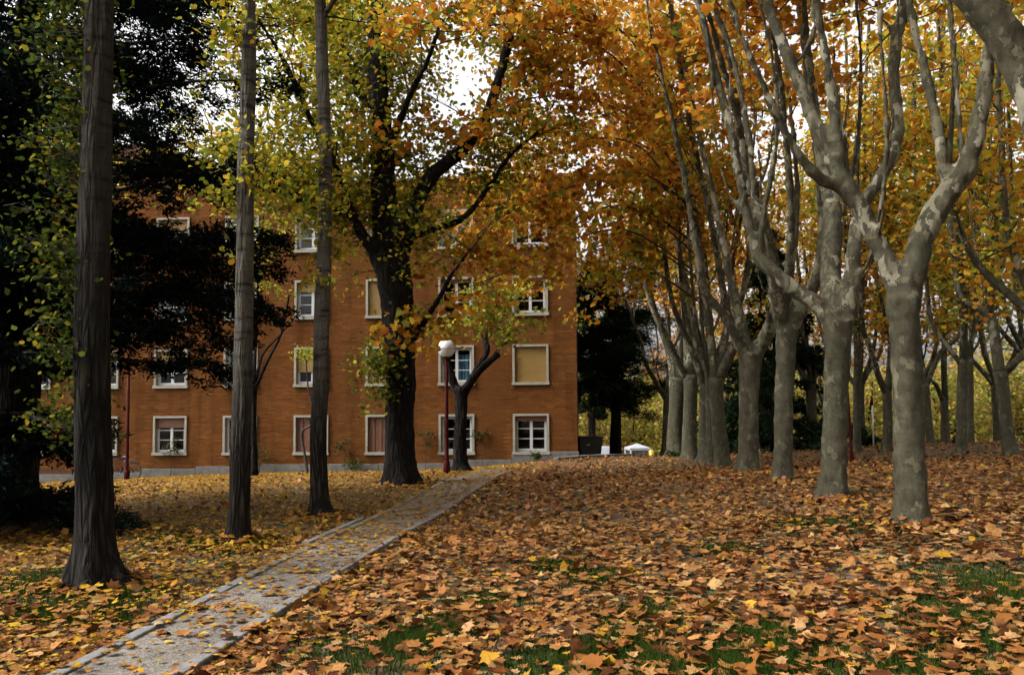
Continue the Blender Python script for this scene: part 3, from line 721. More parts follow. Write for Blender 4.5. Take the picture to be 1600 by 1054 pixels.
lamp('street_lamp', (lb.x, lb.y, gz(lb.x, lb.y)), 3.38, 'red lamp post with white globe in front of the forked stump tree', group='red lamp posts')
lb = P(198, 750, 26)
lamp('street_lamp', (lb.x, lb.y, gz(lb.x, lb.y)), 5.0, 'red lamp post under the dark cedar beside the bicycle', group='red lamp posts')
lb = P(1331, 706, 19.5)
lamp('red_post', (lb.x, lb.y, gz(lb.x, lb.y)), 2.55, 'thin red post half hidden behind the second nearest plane tree', globe=False, lean=R(-2))
# striped marker pole
lb = P(1365, 699, 29); t_ = empty('marker_pole', (lb.x, lb.y, gz(lb.x, lb.y)), label='thin white marker pole with red tip standing far back on the lawn', cat='pole')
mb = MB(); mb.tube([(0, 0, -.1), (0, 0, 1.5)], .028, 8); mb.build('shaft', M['white'], t_, True)
mb = MB(); mb.tube([(0, 0, 1.503), (0, 0, 1.8)], .03, 8); mb.build('tip', M['redpaint'], t_, True)

# bicycle by the facade
bp_ = P(186, 748, 30.5); bz = gz(bp_.x, bp_.y)
bk = empty('bicycle', (bp_.x, bp_.y, bz), brz + .05, label='dark bicycle leaning by the brick wall beside the red post', cat='bicycle')
for wx in (-.53, .53):
    hub = MB(); hub.tube([(wx, -.05, .34), (wx, .05, .34)], .025, 8); wh = hub.build('wheel', M['steel'], bk, True)
    mb = MB(); mb.ring((wx, 0, .34), (0, 1, 0), .32, .02, 32, 6); mb.build('tyre', M['black'], wh, True)
    mb = MB(); mb.ring((wx, 0, .34), (0, 1, 0), .295, .009, 32, 5); mb.build('rim', M['steel'], wh, True)
    mb = MB()
    for k in range(16): a = k * math.pi / 8; mb.tube([(wx, .02 * (-1) ** k, .34), (wx + .29 * math.cos(a), 0, .34 + .29 * math.sin(a))], .002, 3, False)
    mb.build('spokes', M['steel'], wh)
mb = MB()
for a, b in [((-.53, 0, .34), (-.08, 0, .30)), ((-.08, 0, .30), (-.22, 0, .82)), ((-.53, 0, .34), (-.20, 0, .74)), ((-.20, 0, .74), (.36, 0, .80)), ((-.08, 0, .30), (.38, 0, .72)), ((.34, 0, .92), (.40, 0, .68)), ((.40, 0, .68), (.53, 0, .34))]: mb.tube([a, b], .018, 8)
mb.build('frame', M['bikeblue'], bk, True)
mb = MB(); mb.tube([(-.36, 0, .86), (-.28, 0, .875), (-.18, 0, .87), (-.08, 0, .86)], [.06, .085, .05, .02], 10); mb.build('saddle', M['bikeblue'], bk, True)
mb = MB(); mb.tube([(.26, -.28, .98), (.33, -.12, 1.0), (.34, 0, .95), (.33, .12, 1.0), (.26, .28, .98)], .014, 8); mb.tube([(.34, 0, .9), (.34, 0, .96)], .016, 8); mb.build('handlebar', M['steel'], bk, True)
mb = MB(); mb.ring((-.08, 0, .30), (0, 1, 0), .09, .008, 20, 5); mb.tube([(-.08, .05, .30), (.02, .07, .16)], .012, 6); mb.tube([(-.08, -.05, .30), (-.18, -.07, .44)], .012, 6); mb.build('crank', M['steel'], bk, True)
mb = MB(); mb.box(-.74, -.40, -.07, .07, .70, .72); mb.build('rack', M['black'], bk)

# rubbish container at the corner of the building
cp = P(921, 714, 32.0); cz = gz(cp.x, cp.y)
ct = empty('rubbish_container', (cp.x, cp.y, cz), .1, label='dark wheeled rubbish container beside the corner of the brick building', cat='bin')
mb = MB(); W2 = .46
vs = [(-W2 * .86, -.36, .12), (W2 * .86, -.36, .12), (W2 * .86, .36, .12), (-W2 * .86, .36, .12), (-W2, -.42, .82), (W2, -.42, .82), (W2, .42, .82), (-W2, .42, .82)]
mb.add(vs, [(0, 3, 2, 1), (0, 1, 5, 4), (1, 2, 6, 5), (2, 3, 7, 6), (3, 0, 4, 7), (4, 5, 6, 7)]); mb.build('body', M['bin'], ct, bevel=.02)
mb = MB(); mb.box(-W2 - .03, W2 + .03, -.45, .45, .825, .88); mb.tube([(-.3, -.45, .86), (-.3, -.53, .86), (.3, -.53, .86), (.3, -.45, .86)], .02, 6); mb.build('lid', M['bin'], ct, bevel=.015)
for sx in (-1, 1):
    mb = MB(); mb.tube([(sx * W2, 0, .68), (sx * (W2 + .14), 0, .70)], .03, 8); mb.build('trunnion', M['bin'], ct, True)
    for sy in (-.28, .28): mb = MB(); mb.ring((sx * .3, sy, .075), (1, 0, 0), .05, .03, 16, 6); mb.build('wheel', M['black'], ct, True)
mb = MB(); mb.add([(-.18, -.405, .52), (-.05, -.405, .52), (-.05, -.412, .58), (-.18, -.412, .58)], [(0, 1, 2, 3)]); mb.build('sticker', M['white'], ct)
# concrete ledge running from the corner
mb = MB(); a, b = P(868, 723, 29.6), P(990, 714, 31.5)
for k in range(3):
    mb = MB(); p0, p1 = a.lerp(b, k / 3), a.lerp(b, (k + .985) / 3); n_ = (b - a).normalized().cross(Vector((0, 0, 1))) * .14
    z0, z1 = gz(p0.x, p0.y), gz(p1.x, p1.y); vv = [Vector((p0.x, p0.y, z0 + .13)) + n_, Vector((p1.x, p1.y, z1 + .13)) + n_, Vector((p1.x, p1.y, z1 + .13)) - n_, Vector((p0.x, p0.y, z0 + .13)) - n_]
    mb.add([v - Vector((0, 0, .5)) for v in vv] + vv, [(0, 1, 5, 4), (1, 2, 6, 5), (2, 3, 7, 6), (3, 0, 4, 7), (4, 5, 6, 7)])
    if k == 0: led = tag(empty('stone_ledge', (0, 0, 0)), 'low concrete ledge running out from the corner of the building', 'ledge')
    mb.build('ledge_stone', M['plinth'], led, bevel=.015)
# far gazebo tent
gp = P(996, 712, 92); g0 = gz(gp.x, gp.y); top = P(996, 692, 92).z; zt = top - .5 - g0
gt = empty('gazebo_tent', (gp.x, gp.y, g0), .15, label='small white pop up gazebo tent far behind the trees', cat='tent')
for sx in (-1.1, 1.1):
    for sy in (-1.1, 1.1): mb = MB(); mb.tube([(sx, sy, 0), (sx, sy, zt)], .09, 6); mb.build('pole', M['white'], gt)
mb = MB(); mb.add([(-1.2, -1.2, zt - .25), (1.2, -1.2, zt - .25), (1.2, 1.2, zt - .25), (-1.2, 1.2, zt - .25), (-1.2, -1.2, zt), (1.2, -1.2, zt), (1.2, 1.2, zt), (-1.2, 1.2, zt), (-.3, -.3, zt + .36), (.3, -.3, zt + .36), (.3, .3, zt + .36), (-.3, .3, zt + .36), (0, 0, zt + .5)],
                  [(0, 1, 5, 4), (1, 2, 6, 5), (2, 3, 7, 6), (3, 0, 4, 7), (4, 5, 9, 8), (5, 6, 10, 9), (6, 7, 11, 10), (7, 4, 8, 11), (8, 9, 12), (9, 10, 12), (10, 11, 12), (11, 8, 12)]); mb.build('canopy', M['canvas'], gt)
mb = MB(); mb.add([(-1.1, 1.1, 0), (1.1, 1.1, 0), (1.1, 1.1, zt), (-1.1, 1.1, zt)], [(0, 1, 2, 3)]); mb.build('back_wall', M['canvas'], gt)
gp = P(1018, 708, 90); mb = MB(); g0 = gz(gp.x, gp.y); zz = P(1018, 703, 90).z - g0
mb.lathe([(0, 0), (.28, 0), (.32, zz * .5), (.28, zz), (.12, zz + .05), (0, zz + .05)], 14); o = mb.build('yellow_bin', M['yellow'], None, True); o.location = (gp.x, gp.y, g0); tag(o, 'yellow bin beside the far white gazebo tent', 'bin')
# far parked car glimpsed past the container
kp_ = P(940, 712, 64); kz = gz(kp_.x, kp_.y); dz_ = P(951, 697, 64).z - 1.42 - kz
car = empty('parked_car', (kp_.x, kp_.y, kz + max(dz_, 0)), 1.5, label='pale parked car glimpsed between the rubbish container and the pine', cat='car')
mb = MB(); mb.tube([(0, -.8, 0), (0, .8, 0)], .01, 4)
prof = [(-2.05, .3), (-2.1, .7), (-1.95, .88), (-1.0, .95), (-.45, 1.4), (.8, 1.42), (1.5, 1.0), (2.0, .9), (2.1, .6), (2.05, .3)]
mb = MB(); n_ = len(prof); mb.add([(x, -.8 + (.12 if z > 1.1 else 0), z) for x, z in prof] + [(x, .8 - (.12 if z > 1.1 else 0), z) for x, z in prof], [tuple(range(n_)), tuple(range(2 * n_ - 1, n_ - 1, -1))] + [(i, i + n_, (i + 1) % n_ + n_, (i + 1) % n_) for i in range(n_)]); mb.build('body', M['canvas'], car, bevel=.06)
for sx in (-1.3, 1.3):
    for sy in (-.78, .78): mb = MB(); mb.ring((sx, sy, .32), (0, 1, 0), .22, .1, 20, 8); mb.build('wheel', M['black'], car, True)
for sy in (-.79, .79): mb = MB(); s_ = .0; mb.add([(-.85, sy, .97), (1.2, sy, 1.0), (.7, sy * .88, 1.34), (-.42, sy * .88, 1.33)], [(0, 1, 2, 3)]); mb.build('window', M['black'], car)

#================================================================== TREES
def gbase(px, py, d):
    p = P(px, py, d); p.z = gz(p.x, p.y); return p
PG = 'plane trees of the right hand row'
def plane_px(name, label, base, d, trunk, limbs, H, leafargs, remesh=0, kdeps=None, pal=ORANGE, group=PG, extra=None, k=1, up=6):
    b = gbase(*base, d); T = Tree(name, label, b, group)
    p = T.limb_px(trunk, d, 0, True); p.insert(0, (p[0][0] - Vector((0, 0, .25)), p[0][1] * 1.05))
    for i, l in enumerate(limbs):
        kd = (kdeps[i] if kdeps else random.uniform(-.45, .45)); q = T.limb_px([(e[0], e[1], e[2] * (.97 - .11 * min(1, j / 3)), *e[3:]) for j, e in enumerate(l)], d, kd)
        if l[-1][1] < 60: T.extend(q, H * random.uniform(.82, 1.05), out=.18)
    for _ in range(up):
        l_ = T.limbs[random.randrange(1, len(T.limbs))]; q = resample(l_, .3); q = q[(q[:, 2] > 2.8) & (q[:, 2] < 6.5)]
        if not len(q): continue
        a = q[random.randrange(len(q))]; s0 = Vector(a[:3]); az = random.uniform(0, 6.28); o = Vector((math.cos(az), math.sin(az), 0)); r_ = min(a[3] * .6, random.uniform(.025, .05))
        nl = [(s0, r_), (s0 + o * .25 + Vector((0, 0, .35)), r_ * .95), (s0 + o * .45 + Vector((0, 0, 1.2)), r_ * .85)]; T.limbs.append(nl); T.extend(nl, H * random.uniform(.7, .95), .012, .12)
    for a in leafargs: T.sec(**a)
    if extra: extra(T)
    T.finish(M['plane'], remesh, 16, flare=(.11, 0, .38, 5), k=k)
    return T
def LA(n, zmin, per=40, L=1.6, pal=ORANGE, size=.165, zmax=30, **kw): return dict(n=int(n * .60), zmin=zmin, zmax=zmax, length=L, per=int(per * .8), pal=pal, size=size, **kw)

# nearest, trunk outside the frame, one heavy limb leaning in
plane_px('plane_tree', 'nearest plane tree, only its heavy dark limb crossing the top right corner', (1690, 905), 6.1 if False else 6.1,
         [(1690, 905, 110), (1690, 860, 92), (1688, 600, 84), (1684, 420, 88)],
         [[(1684, 430, 84), (1662, 300, 80), (1630, 190, 76), (1592, 95, 74), (1535, 10, 72), (1470, -70, 66), (1420, -180, 56)],
          [(1690, 430, 70), (1740, 300, 62), (1790, 150, 54), (1820, 0, 46)]], 11.5,
         [LA(45, 7.2, 40)], .045, [.1, .1])
plane_px('plane_tree', 'big mottled plane tree in front with two thick forked limbs', (1425, 818), 9.0,
         [(1424, 822, 64), (1424, 806, 57), (1423, 770, 53), (1421, 690, 51), (1417, 590, 49), (1412, 510, 49), (1411, 465, 58)],
         [[(1408, 475, 42), (1395, 430, 38), (1370, 378, 36), (1338, 316, 37), (1312, 278, 44)],
          [(1420, 475, 46), (1428, 425, 46), (1446, 362, 47), (1478, 306, 48), (1508, 266, 46), (1522, 225, 34), (1536, 155, 32), (1546, 75, 28), (1560, -10, 25)],
          [(1322, 292, 24), (1285, 282, 24), (1258, 255, 20), (1228, 210, 18), (1198, 145, 16), (1160, 60, 15), (1128, -40, 13)],
          [(1318, 285, 32), (1288, 225, 29), (1268, 180, 27), (1238, 105, 25), (1210, 35, 23), (1190, -35, 21)],
          [(1316, 280, 26), (1308, 225, 23), (1300, 150, 21), (1285, 60, 20), (1268, -40, 18)],
          [(1325, 280, 16), (1318, 220, 14), (1300, 120, 13), (1265, -10, 12)],
          [(1490, 300, 28), (1474, 262, 24), (1468, 215, 21), (1450, 130, 19), (1430, 50, 17), (1413, -40, 15)]], 12.5,
         [LA(75, 6.9, 42, 1.7)], .034, [.15, -.1, -.2, .25, .1, .5, .3])
plane_px('plane_tree', 'mottled plane tree, second from the front, with low limb reaching left', (1300, 780), 11.85,
         [(1299, 784, 58), (1300, 768, 50), (1303, 735, 44), (1306, 640, 42), (1308, 545, 44), (1309, 500, 54)],
         [[(1305, 512, 36), (1280, 478, 31), (1236, 448, 29), (1198, 415, 28), (1180, 398, 27)],
          [(1300, 505, 40), (1298, 440, 38), (1299, 370, 40), (1300, 320, 36), (1282, 240, 26), (1265, 120, 22), (1250, 0, 18)],
          [(1320, 505, 34), (1330, 450, 30), (1336, 380, 28), (1348, 322, 26), (1380, 270, 27), (1402, 210, 25), (1397, 130, 24), (1402, 60, 24), (1418, -20, 21)],
          [(1184, 408, 20), (1168, 340, 19), (1142, 205, 18), (1110, 80, 17), (1083, -30, 15)],
          [(1190, 408, 16), (1180, 330, 14), (1172, 230, 14), (1148, 100, 13), (1110, -10, 12)],
          [(1185, 405, 15), (1195, 330, 13), (1215, 200, 12), (1205, 80, 11), (1180, -30, 10)],
          [(1402, 75, 10), (1388, 40, 9), (1360, 10, 8), (1330, -20, 7)]], 12.5,
         [LA(85, 7.6, 42, 1.7)], .036, [.2, .5, .1, .1, .4, -.2, .4])
plane_px('plane_tree', 'slim pale plane tree, third from the front of the row', (1222, 752), 14.7,
         [(1222, 755, 40), (1222, 742, 35), (1223, 715, 32), (1225, 640, 32), (1228, 560, 34), (1229, 510, 39)],
         [[(1222, 515, 28), (1212, 450, 25), (1205, 385, 21), (1180, 300, 18), (1150, 180, 16), (1118, 60, 14), (1092, -40, 12)],
          [(1236, 515, 30), (1256, 470, 27), (1280, 425, 25), (1286, 350, 22), (1275, 220, 17), (1262, 80, 15), (1255, -20, 13)],
          [(1230, 510, 24), (1232, 440, 20), (1236, 330, 17), (1225, 180, 15), (1205, 30, 13)],
          [(1275, 430, 14), (1300, 380, 12), (1330, 280, 11), (1345, 150, 10), (1340, 20, 9)]], 13,
         [LA(100, 8.2, 42, 1.7)], .042, None, GOLD)
plane_px('plane_tree', 'stout plane tree, fourth from the front, forking low into three limbs', (1168, 738), 17.7,
         [(1167, 741, 46), (1168, 730, 40), (1169, 705, 35), (1170, 640, 34), (1172, 585, 36), (1172, 552, 42)],
         [[(1165, 560, 22), (1152, 530, 20), (1124, 482, 18), (1100, 455, 17), (1086, 380, 14), (1064, 250, 13), (1030, 100, 11), (1008, -20, 9)],
          [(1170, 555, 24), (1160, 515, 22), (1148, 465, 20), (1138, 420, 17), (1118, 320, 14), (1090, 200, 12), (1060, 60, 11), (1045, -20, 9)],
          [(1182, 555, 26), (1202, 505, 21), (1212, 465, 18), (1198, 410, 16), (1172, 300, 13), (1150, 150, 12), (1120, 0, 10)],
          [(1190, 545, 18), (1220, 490, 15), (1240, 400, 13), (1245, 280, 12), (1230, 120, 11), (1220, -10, 10)]], 13,
         [LA(110, 7.6, 44, 1.7)], .045)
plane_px('plane_tree', 'slender leaning plane tree, fifth from the front of the row', (1125, 729), 21.0,
         [(1130, 731, 36), (1129, 720, 28), (1124, 680, 25), (1120, 620, 24), (1120, 590, 27)],
         [[(1122, 595, 18), (1140, 555, 18), (1150, 528, 15), (1135, 480, 14), (1112, 350, 12), (1080, 200, 10), (1050, 30, 8)],
          [(1118, 595, 18), (1112, 540, 15), (1100, 460, 14), (1085, 330, 12), (1055, 180, 10), (1020, 20, 8)],
          [(1122, 592, 14), (1135, 520, 13), (1165, 440, 12), (1175, 300, 11), (1160, 140, 9), (1150, 20, 8)]], 13,
         [LA(120, 6.6, 60, 1.7, GOLD)], 0, k=2)
plane_px('plane_tree', 'narrow plane tree, sixth from the front, close beside its leaning neighbour', (1100, 723), 23.7,
         [(1101, 725, 30), (1101, 712, 24), (1102, 660, 22), (1104, 600, 24)],
         [[(1102, 605, 18), (1092, 555, 16), (1082, 490, 13), (1058, 380, 11), (1028, 220, 10), (1000, 50, 8)],
          [(1106, 605, 17), (1110, 540, 15), (1104, 450, 13), (1090, 300, 11), (1070, 150, 9), (1055, 20, 8)],
          [(1100, 600, 12), (1078, 540, 11), (1050, 470, 10), (1030, 350, 9), (990, 200, 8), (960, 40, 7)]], 13,
         [LA(120, 6.2, 60, 1.7)], 0, k=2)
plane_px('plane_tree', 'thick trunked plane tree, seventh from the front of the row', (1077, 718), 27.0,
         [(1077, 720, 34), (1077, 708, 27), (1078, 640, 23), (1079, 585, 25)],
         [[(1078, 590, 20), (1074, 520, 18), (1066, 430, 16), (1050, 300, 12), (1020, 140, 10), (1000, 20, 8)],
          [(1072, 590, 14), (1050, 545, 13), (1025, 490, 11), (1000, 400, 10), (975, 280, 8), (940, 140, 7), (915, 30, 6)],
          [(1082, 588, 14), (1095, 520, 12), (1098, 400, 11), (1085, 250, 9), (1080, 80, 8), (1070, 20, 7)]], 13.5,
         [LA(120, 5.6, 60, 1.8, GOLD)], 0, k=2)
plane_px('plane_tree', 'broad based plane tree, eighth from the front of the row', (1053, 713), 31.0,
         [(1053, 716, 36), (1054, 705, 29), (1056, 640, 26), (1058, 590, 27)],
         [[(1055, 595, 18), (1045, 545, 15), (1022, 485, 12), (1000, 415, 10), (980, 300, 9), (950, 150, 7), (935, 20, 6)],
          [(1060, 592, 18), (1064, 530, 15), (1058, 420, 12), (1040, 260, 10), (1015, 80, 8), (1005, 10, 7)]], 14,
         [LA(120, 5.0, 60, 1.8)], 0, k=2)
plane_px('plane_tree', 'dark thin plane tree at the far end of the row', (1040, 711), 35.0,
         [(1040, 713, 20), (1040, 700, 15), (1042, 640, 13), (1043, 620, 13)],
         [[(1042, 625, 11), (1025, 598, 9), (1008, 565, 8), (1002, 535, 7), (985, 490, 6), (960, 420, 5), (930, 330, 5), (900, 200, 4), (890, 50, 4)],
          [(1043, 625, 11), (1046, 560, 10), (1040, 460, 8), (1020, 320, 7), (1000, 150, 6), (990, 30, 5)]], 14,
         [LA(110, 4.6, 60, 1.9, GOLD)], 0, k=2)

# long leafy boughs of the row reaching left over the lawn towards the facade: one more tree of the row's colour standing behind the camera's left sightline
def bough(T, pts, per, pal, size, r=.03, clump=.25, n=8):
    """a long arching bough through photo-surveyed points (px, py, depth) with leafy side twigs"""
    w = [P(*q) for q in pts]; rs = [r * (1 - .8 * i / (len(w) - 1)) for i in range(len(w))]
    q = resample(list(zip(w, rs)), .25)
    T.tw.tube([T.L(x[:3]) for x in q], [max(.004, x[3]) for x in q], 5, False)
    for i in range(n):
        j = random.randint(int(len(q) * .25), len(q) - 1); st = Vector(q[j, :3])
        T.branch(st, Vector((random.uniform(-1, 1), random.uniform(-1, 1), random.uniform(-.5, .5))).normalized(), random.uniform(.5, 1.3), .012, per, pal, size, clump, .06, 2)
MIX = ORANGE[:3] + GOLD[:2] + [((.24, .24, .04), 2)]
b = P(1010, 0, 15.5); 
TB = Tree('plane_tree', 'leafy plane tree whose boughs hang over the lamp and right facade', gbase(1112, 727, 22.4), PG)
TB.auto_plane(.13, 2.6, 12.5, 4, .3)
TB.sec(**LA(60, 5, 40, 1.8))
for pts, n, pal in [
    ([(1090, 330, 21), (1000, 270, 20), (900, 290, 19), (800, 330, 18), (700, 400, 17.2)], 16, MIX),
    ([(1080, 420, 21.5), (980, 360, 20.5), (880, 380, 19.5), (780, 430, 18.6), (680, 470, 17.8), (610, 520, 16.6)], 16, MIX),
    ([(1090, 300, 21), (980, 180, 20), (860, 150, 18), (740, 190, 17), (650, 260, 16.2)], 16, ORANGE),
    ([(1090, 260, 21), (960, 90, 19), (820, 40, 17), (700, 50, 15.5), (610, 40, 14.5)], 16, ORANGE),
    ([(1090, 400, 22), (1000, 330, 22), (920, 330, 22), (850, 390, 21.5), (790, 450, 21)], 14, GOLD),
    ([(1090, 470, 22), (1010, 420, 22.5), (950, 430, 23), (900, 460, 23.2)], 12, GOLD),
    ([(1090, 350, 21), (1000, 230, 21), (900, 220, 21), (820, 250, 20.5), (750, 310, 20)], 16, MIX),
    ([(1000, 60, 19), (880, 20, 18), (760, -10, 17), (680, -50, 16)], 22, ORANGE), ([(1080, 200, 21), (960, 40, 20), (860, 90, 19), (790, 150, 18.5)], 22, MIX), ([(1080, 340, 22), (980, 240, 22.5), (880, 200, 22.5), (780, 220, 22)], 22, ORANGE),
    ([(1080, 240, 22), (980, 100, 22), (900, 70, 22), (800, 110, 21)], 22, ORANGE),
    ([(1085, 330, 22), (1000, 270, 23), (920, 280, 24), (850, 310, 24.5), (790, 350, 24.5)], 22, MIX), ([(1085, 380, 22), (990, 320, 22.5), (900, 320, 22.5), (810, 330, 22), (720, 360, 21)], 24, MIX),
    ([(1085, 430, 22), (1000, 380, 23), (920, 390, 24), (860, 430, 24.5), (820, 470, 24.5)], 20, GOLD), ([(1085, 300, 22), (990, 220, 23), (890, 240, 24), (800, 280, 24), (730, 300, 23.5)], 24, ORANGE)]:
    bough(TB, pts, 46, pal, .158, n=n)
TB.finish(M['plane'], 0, 12, flare=(.1, 0, .25, 4), singles=250)

# back rows of plane trees on the right
BG = 'plane trees standing further back on the lawn'
def back(label, base, d, trunk, limbs, n=120, zmin=3.8, pal=GOLD, H=13, per=44):
    return plane_px('plane_tree', label, base, d, trunk, limbs, H, [LA(n, zmin, 64, 1.9, pal)], 0, None, pal, BG, k=2)
back('upright plane tree at back right, left of the leaning one', (1503, 708), 22, [(1502, 711, 24), (1502, 700, 18), (1503, 620, 16), (1505, 560, 17)],
     [[(1505, 565, 14), (1506, 520, 13), (1507, 460, 12), (1498, 380, 10), (1480, 250, 9), (1470, 100, 8), (1465, 20, 7)], [(1503, 570, 10), (1480, 540, 9), (1455, 500, 8), (1445, 400, 7), (1430, 250, 6), (1425, 40, 6)], [(1506, 562, 10), (1530, 500, 9), (1552, 440, 8), (1560, 320, 7), (1565, 150, 7), (1570, 20, 6)]])
back('leaning plane tree at the right edge with a limb pointing right', (1578, 713), 20, [(1581, 715, 30), (1579, 702, 23), (1571, 645, 20), (1562, 580, 23)],
     [[(1562, 585, 20), (1556, 540, 18), (1548, 495, 18), (1525, 480, 14), (1500, 462, 11), (1490, 400, 10), (1480, 300, 9), (1475, 150, 8), (1470, 20, 7)], [(1564, 585, 15), (1582, 568, 14), (1605, 545, 13), (1630, 480, 11), (1650, 350, 9), (1660, 150, 8), (1660, 20, 7)], [(1548, 498, 12), (1550, 460, 10), (1570, 400, 8), (1580, 300, 7), (1575, 150, 6), (1575, 10, 6)]])
back('dark barked plane tree forking low between the two nearest trunks', (1387, 704), 24, [(1386, 706, 22), (1386, 698, 17), (1387, 650, 15), (1386, 610, 16)],
     [[(1385, 615, 12), (1374, 590, 11), (1358, 540, 10), (1345, 500, 10), (1348, 440, 8), (1340, 300, 7), (1345, 100, 6), (1345, 20, 6)], [(1388, 612, 12), (1392, 540, 11), (1394, 450, 10), (1385, 300, 8), (1390, 120, 7), (1390, 20, 6)]])
back('knobbly dark plane tree just right of the second trunk', (1338, 701), 25, [(1339, 703, 19), (1339, 695, 14), (1339, 620, 12), (1340, 540, 13), (1341, 515, 18)],
     [[(1341, 520, 12), (1345, 460, 8), (1352, 350, 7), (1350, 200, 6), (1358, 30, 6)], [(1340, 520, 10), (1328, 460, 7), (1320, 350, 6), (1325, 200, 6), (1320, 20, 5)]])
back('thin dark plane trunk right behind the upright back tree', (1517, 698), 27, [(1517, 699, 14), (1517, 690, 11), (1516, 600, 10), (1516, 560, 10)],
     [[(1516, 565, 9), (1520, 480, 8), (1530, 350, 7), (1535, 200, 6), (1540, 20, 6)], [(1516, 565, 8), (1500, 480, 7), (1490, 350, 6), (1500, 180, 6), (1500, 20, 5)]], pal=YGREEN)
back('pale forked plane tree far back, right of the front trunk', (1477, 694), 31, [(1477, 696, 20), (1477, 688, 16), (1476, 650, 13), (1475, 625, 13)],
     [[(1474, 628, 9), (1462, 600, 7), (1445, 580, 6), (1435, 500, 6), (1430, 350, 5), (1430, 150, 5), (1430, 30, 4)], [(1477, 628, 11), (1475, 560, 10), (1478, 450, 8), (1470, 300, 7), (1475, 120, 6), (1475, 20, 5)]])
back('pale slanting plane tree far back, hugging the front trunk', (1455, 694), 30, [(1455, 696, 17), (1454, 688, 13), (1449, 640, 12), (1446, 600, 12)],
     [[(1446, 605, 10), (1470, 550, 9), (1500, 520, 8), (1515, 440, 7), (1510, 300, 6), (1520, 120, 6), (1520, 20, 5)], [(1445, 605, 9), (1435, 520, 8), (1425, 400, 7), (1420, 200, 6), (1420, 20, 5)]])
for j, (px, py, d, lab, pal) in enumerate([
    (1270, 706, 30, 'plane tree glimpsed behind the dark spruce', GOLD), (1620, 692, 27, 'golden plane tree at the far right margin', GOLD),
    (1430, 694, 36, 'hidden plane tree furthest back behind the front trunk', ORANGE), (1560, 690, 34, 'golden plane tree furthest back at right', YGREEN),
    (1195, 712, 36, 'orange plane tree behind the middle of the row', ORANGE), (1135, 712, 44, 'orange plane tree far behind the narrow trunks', GOLD), (1290, 704, 42, 'golden plane tree far behind the second trunk', GOLD), (1060, 712, 46, 'golden plane tree beyond the far end of the row', ORANGE), (1345, 700, 33, 'plane tree far behind the red post', ORANGE), (1660, 740, 15, 'plane tree just beyond the right edge of the view', GOLD)]):
    T = Tree('plane_tree', lab, gbase(px, py, d), BG); T.auto_plane(.19, 2.7, 13, 5, .42); T.sec(**LA(130, T.base.z + 3.9, 66, 2.0, pal)); T.finish(M['plane'], 0, 9, flare=(.1, 0, .25, 4), k=2, step=.35)

# unseen plane trees added round the viewpoint to block low light from behind
for (x, y, lab) in [(3.4, -7.5, 'unseen plane tree added for shade behind the viewpoint, right'), (9.5, -4.5, 'unseen plane tree added for shade behind the viewpoint, far right'), (0, -15, 'unseen plane tree added for shade behind the viewpoint, furthest back'), (12, 3.5, 'unseen plane tree added for shade right of the viewpoint')]:
    T = Tree('plane_tree', lab, Vector((x, y, gz(x, y))), 'unseen plane trees added for shade round the viewpoint'); T.auto_plane(.22, 2.6, 13, 5, .5); T.sec(n=120, zmin=3.2, zmax=30, length=2.3, per=46, pal=GOLD, size=.27, clump=.5); T.finish(M['plane'], 0, 8, flare=(.1, 0, .25, 4), k=2, step=.4)
T = Tree('plane_tree', 'unseen plane tree added for shade in line with the row, beside the viewpoint', Vector((4.05, 3.1, gz(4.05, 3.1))), PG); T.auto_plane(.22, 2.8, 12, 5, .5); T.sec(n=110, zmin=6.2, zmax=30, length=2.0, per=50, pal=GOLD, size=.2, clump=.4); T.finish(M['plane'], 0, 10, flare=(.1, 0, .25, 4), k=2, step=.4)  # unseen tree added so its crown shades the nearest limb and right foreground
# ---------- left side: poplars
LG = 'slim poplars on the left lawn'
def poplar(label, base, d, trunk, H, shoots, shootz, pal=POPLAR, spal=POPLAR, top=40, remesh=.02, size=.10, flare=.9, name='poplar_tree', side=(0, 0), bark=None):
    b = gbase(*base, d); T = Tree(name, label, b, LG)
    p = T.limb_px(trunk, d, 0, True); p.insert(0, (p[0][0] - Vector((0, 0, .25)), p[0][1] * 1.02)); T.extend(p, H, .04, .04)
    for i in range(9):
        q = resample(p, .3); q = q[q[:, 2] > H * .5]; a = q[random.randrange(len(q))]; az = random.uniform(0, 6.28)
        o = Vector((math.cos(az), math.sin(az), 0)); s0 = Vector(a[:3]); T.limbs.append([(s0, a[3] * .5), (s0 + o * .5 + Vector((0, 0, .7)), a[3] * .4), (s0 + o * .9 + Vector((0, 0, 2.2)), .02)])
    T.sec(n=top, zmin=H * .52, zmax=99, length=1.3, per=60, pal=pal, size=size * 1.1, clump=.3, kmin=0)
    T.sec(n=shoots, zmin=shootz[0], zmax=shootz[1], length=.55, per=44, pal=spal, size=size * .95, clump=.12, kmin=0, r=.008, bias=side)
    T.finish(bark or M['poplar'], 0, 30, flare=(.13, 0, flare, 5), k=3, curl=.35, step=.1, rough=1.0)
    return T
T1L = poplar('thick ivy clad poplar trunk nearest on the left', (148, 912), 7.27,
       [(150, 915, 80), (149, 895, 72), (148, 860, 66), (146, 770, 60), (144, 620, 57), (145, 450, 54), (148, 300, 51), (152, 150, 48), (156, 0, 46)], 13, 115, (1.2, 6.6), size=.054, side=(-1.6, .5), flare=.75, spal=IVY, bark=M['darkpoplar'])
poplar('slim grey poplar trunk, second from the left', (370, 846), 9.6,
       [(370, 849, 46), (371, 835, 40), (374, 800, 35), (377, 690, 33), (380, 550, 31), (382, 400, 29), (386, 200, 26), (389, 0, 23)], 13.5, 22, (3.4, 6.9), flare=.3, size=.075)
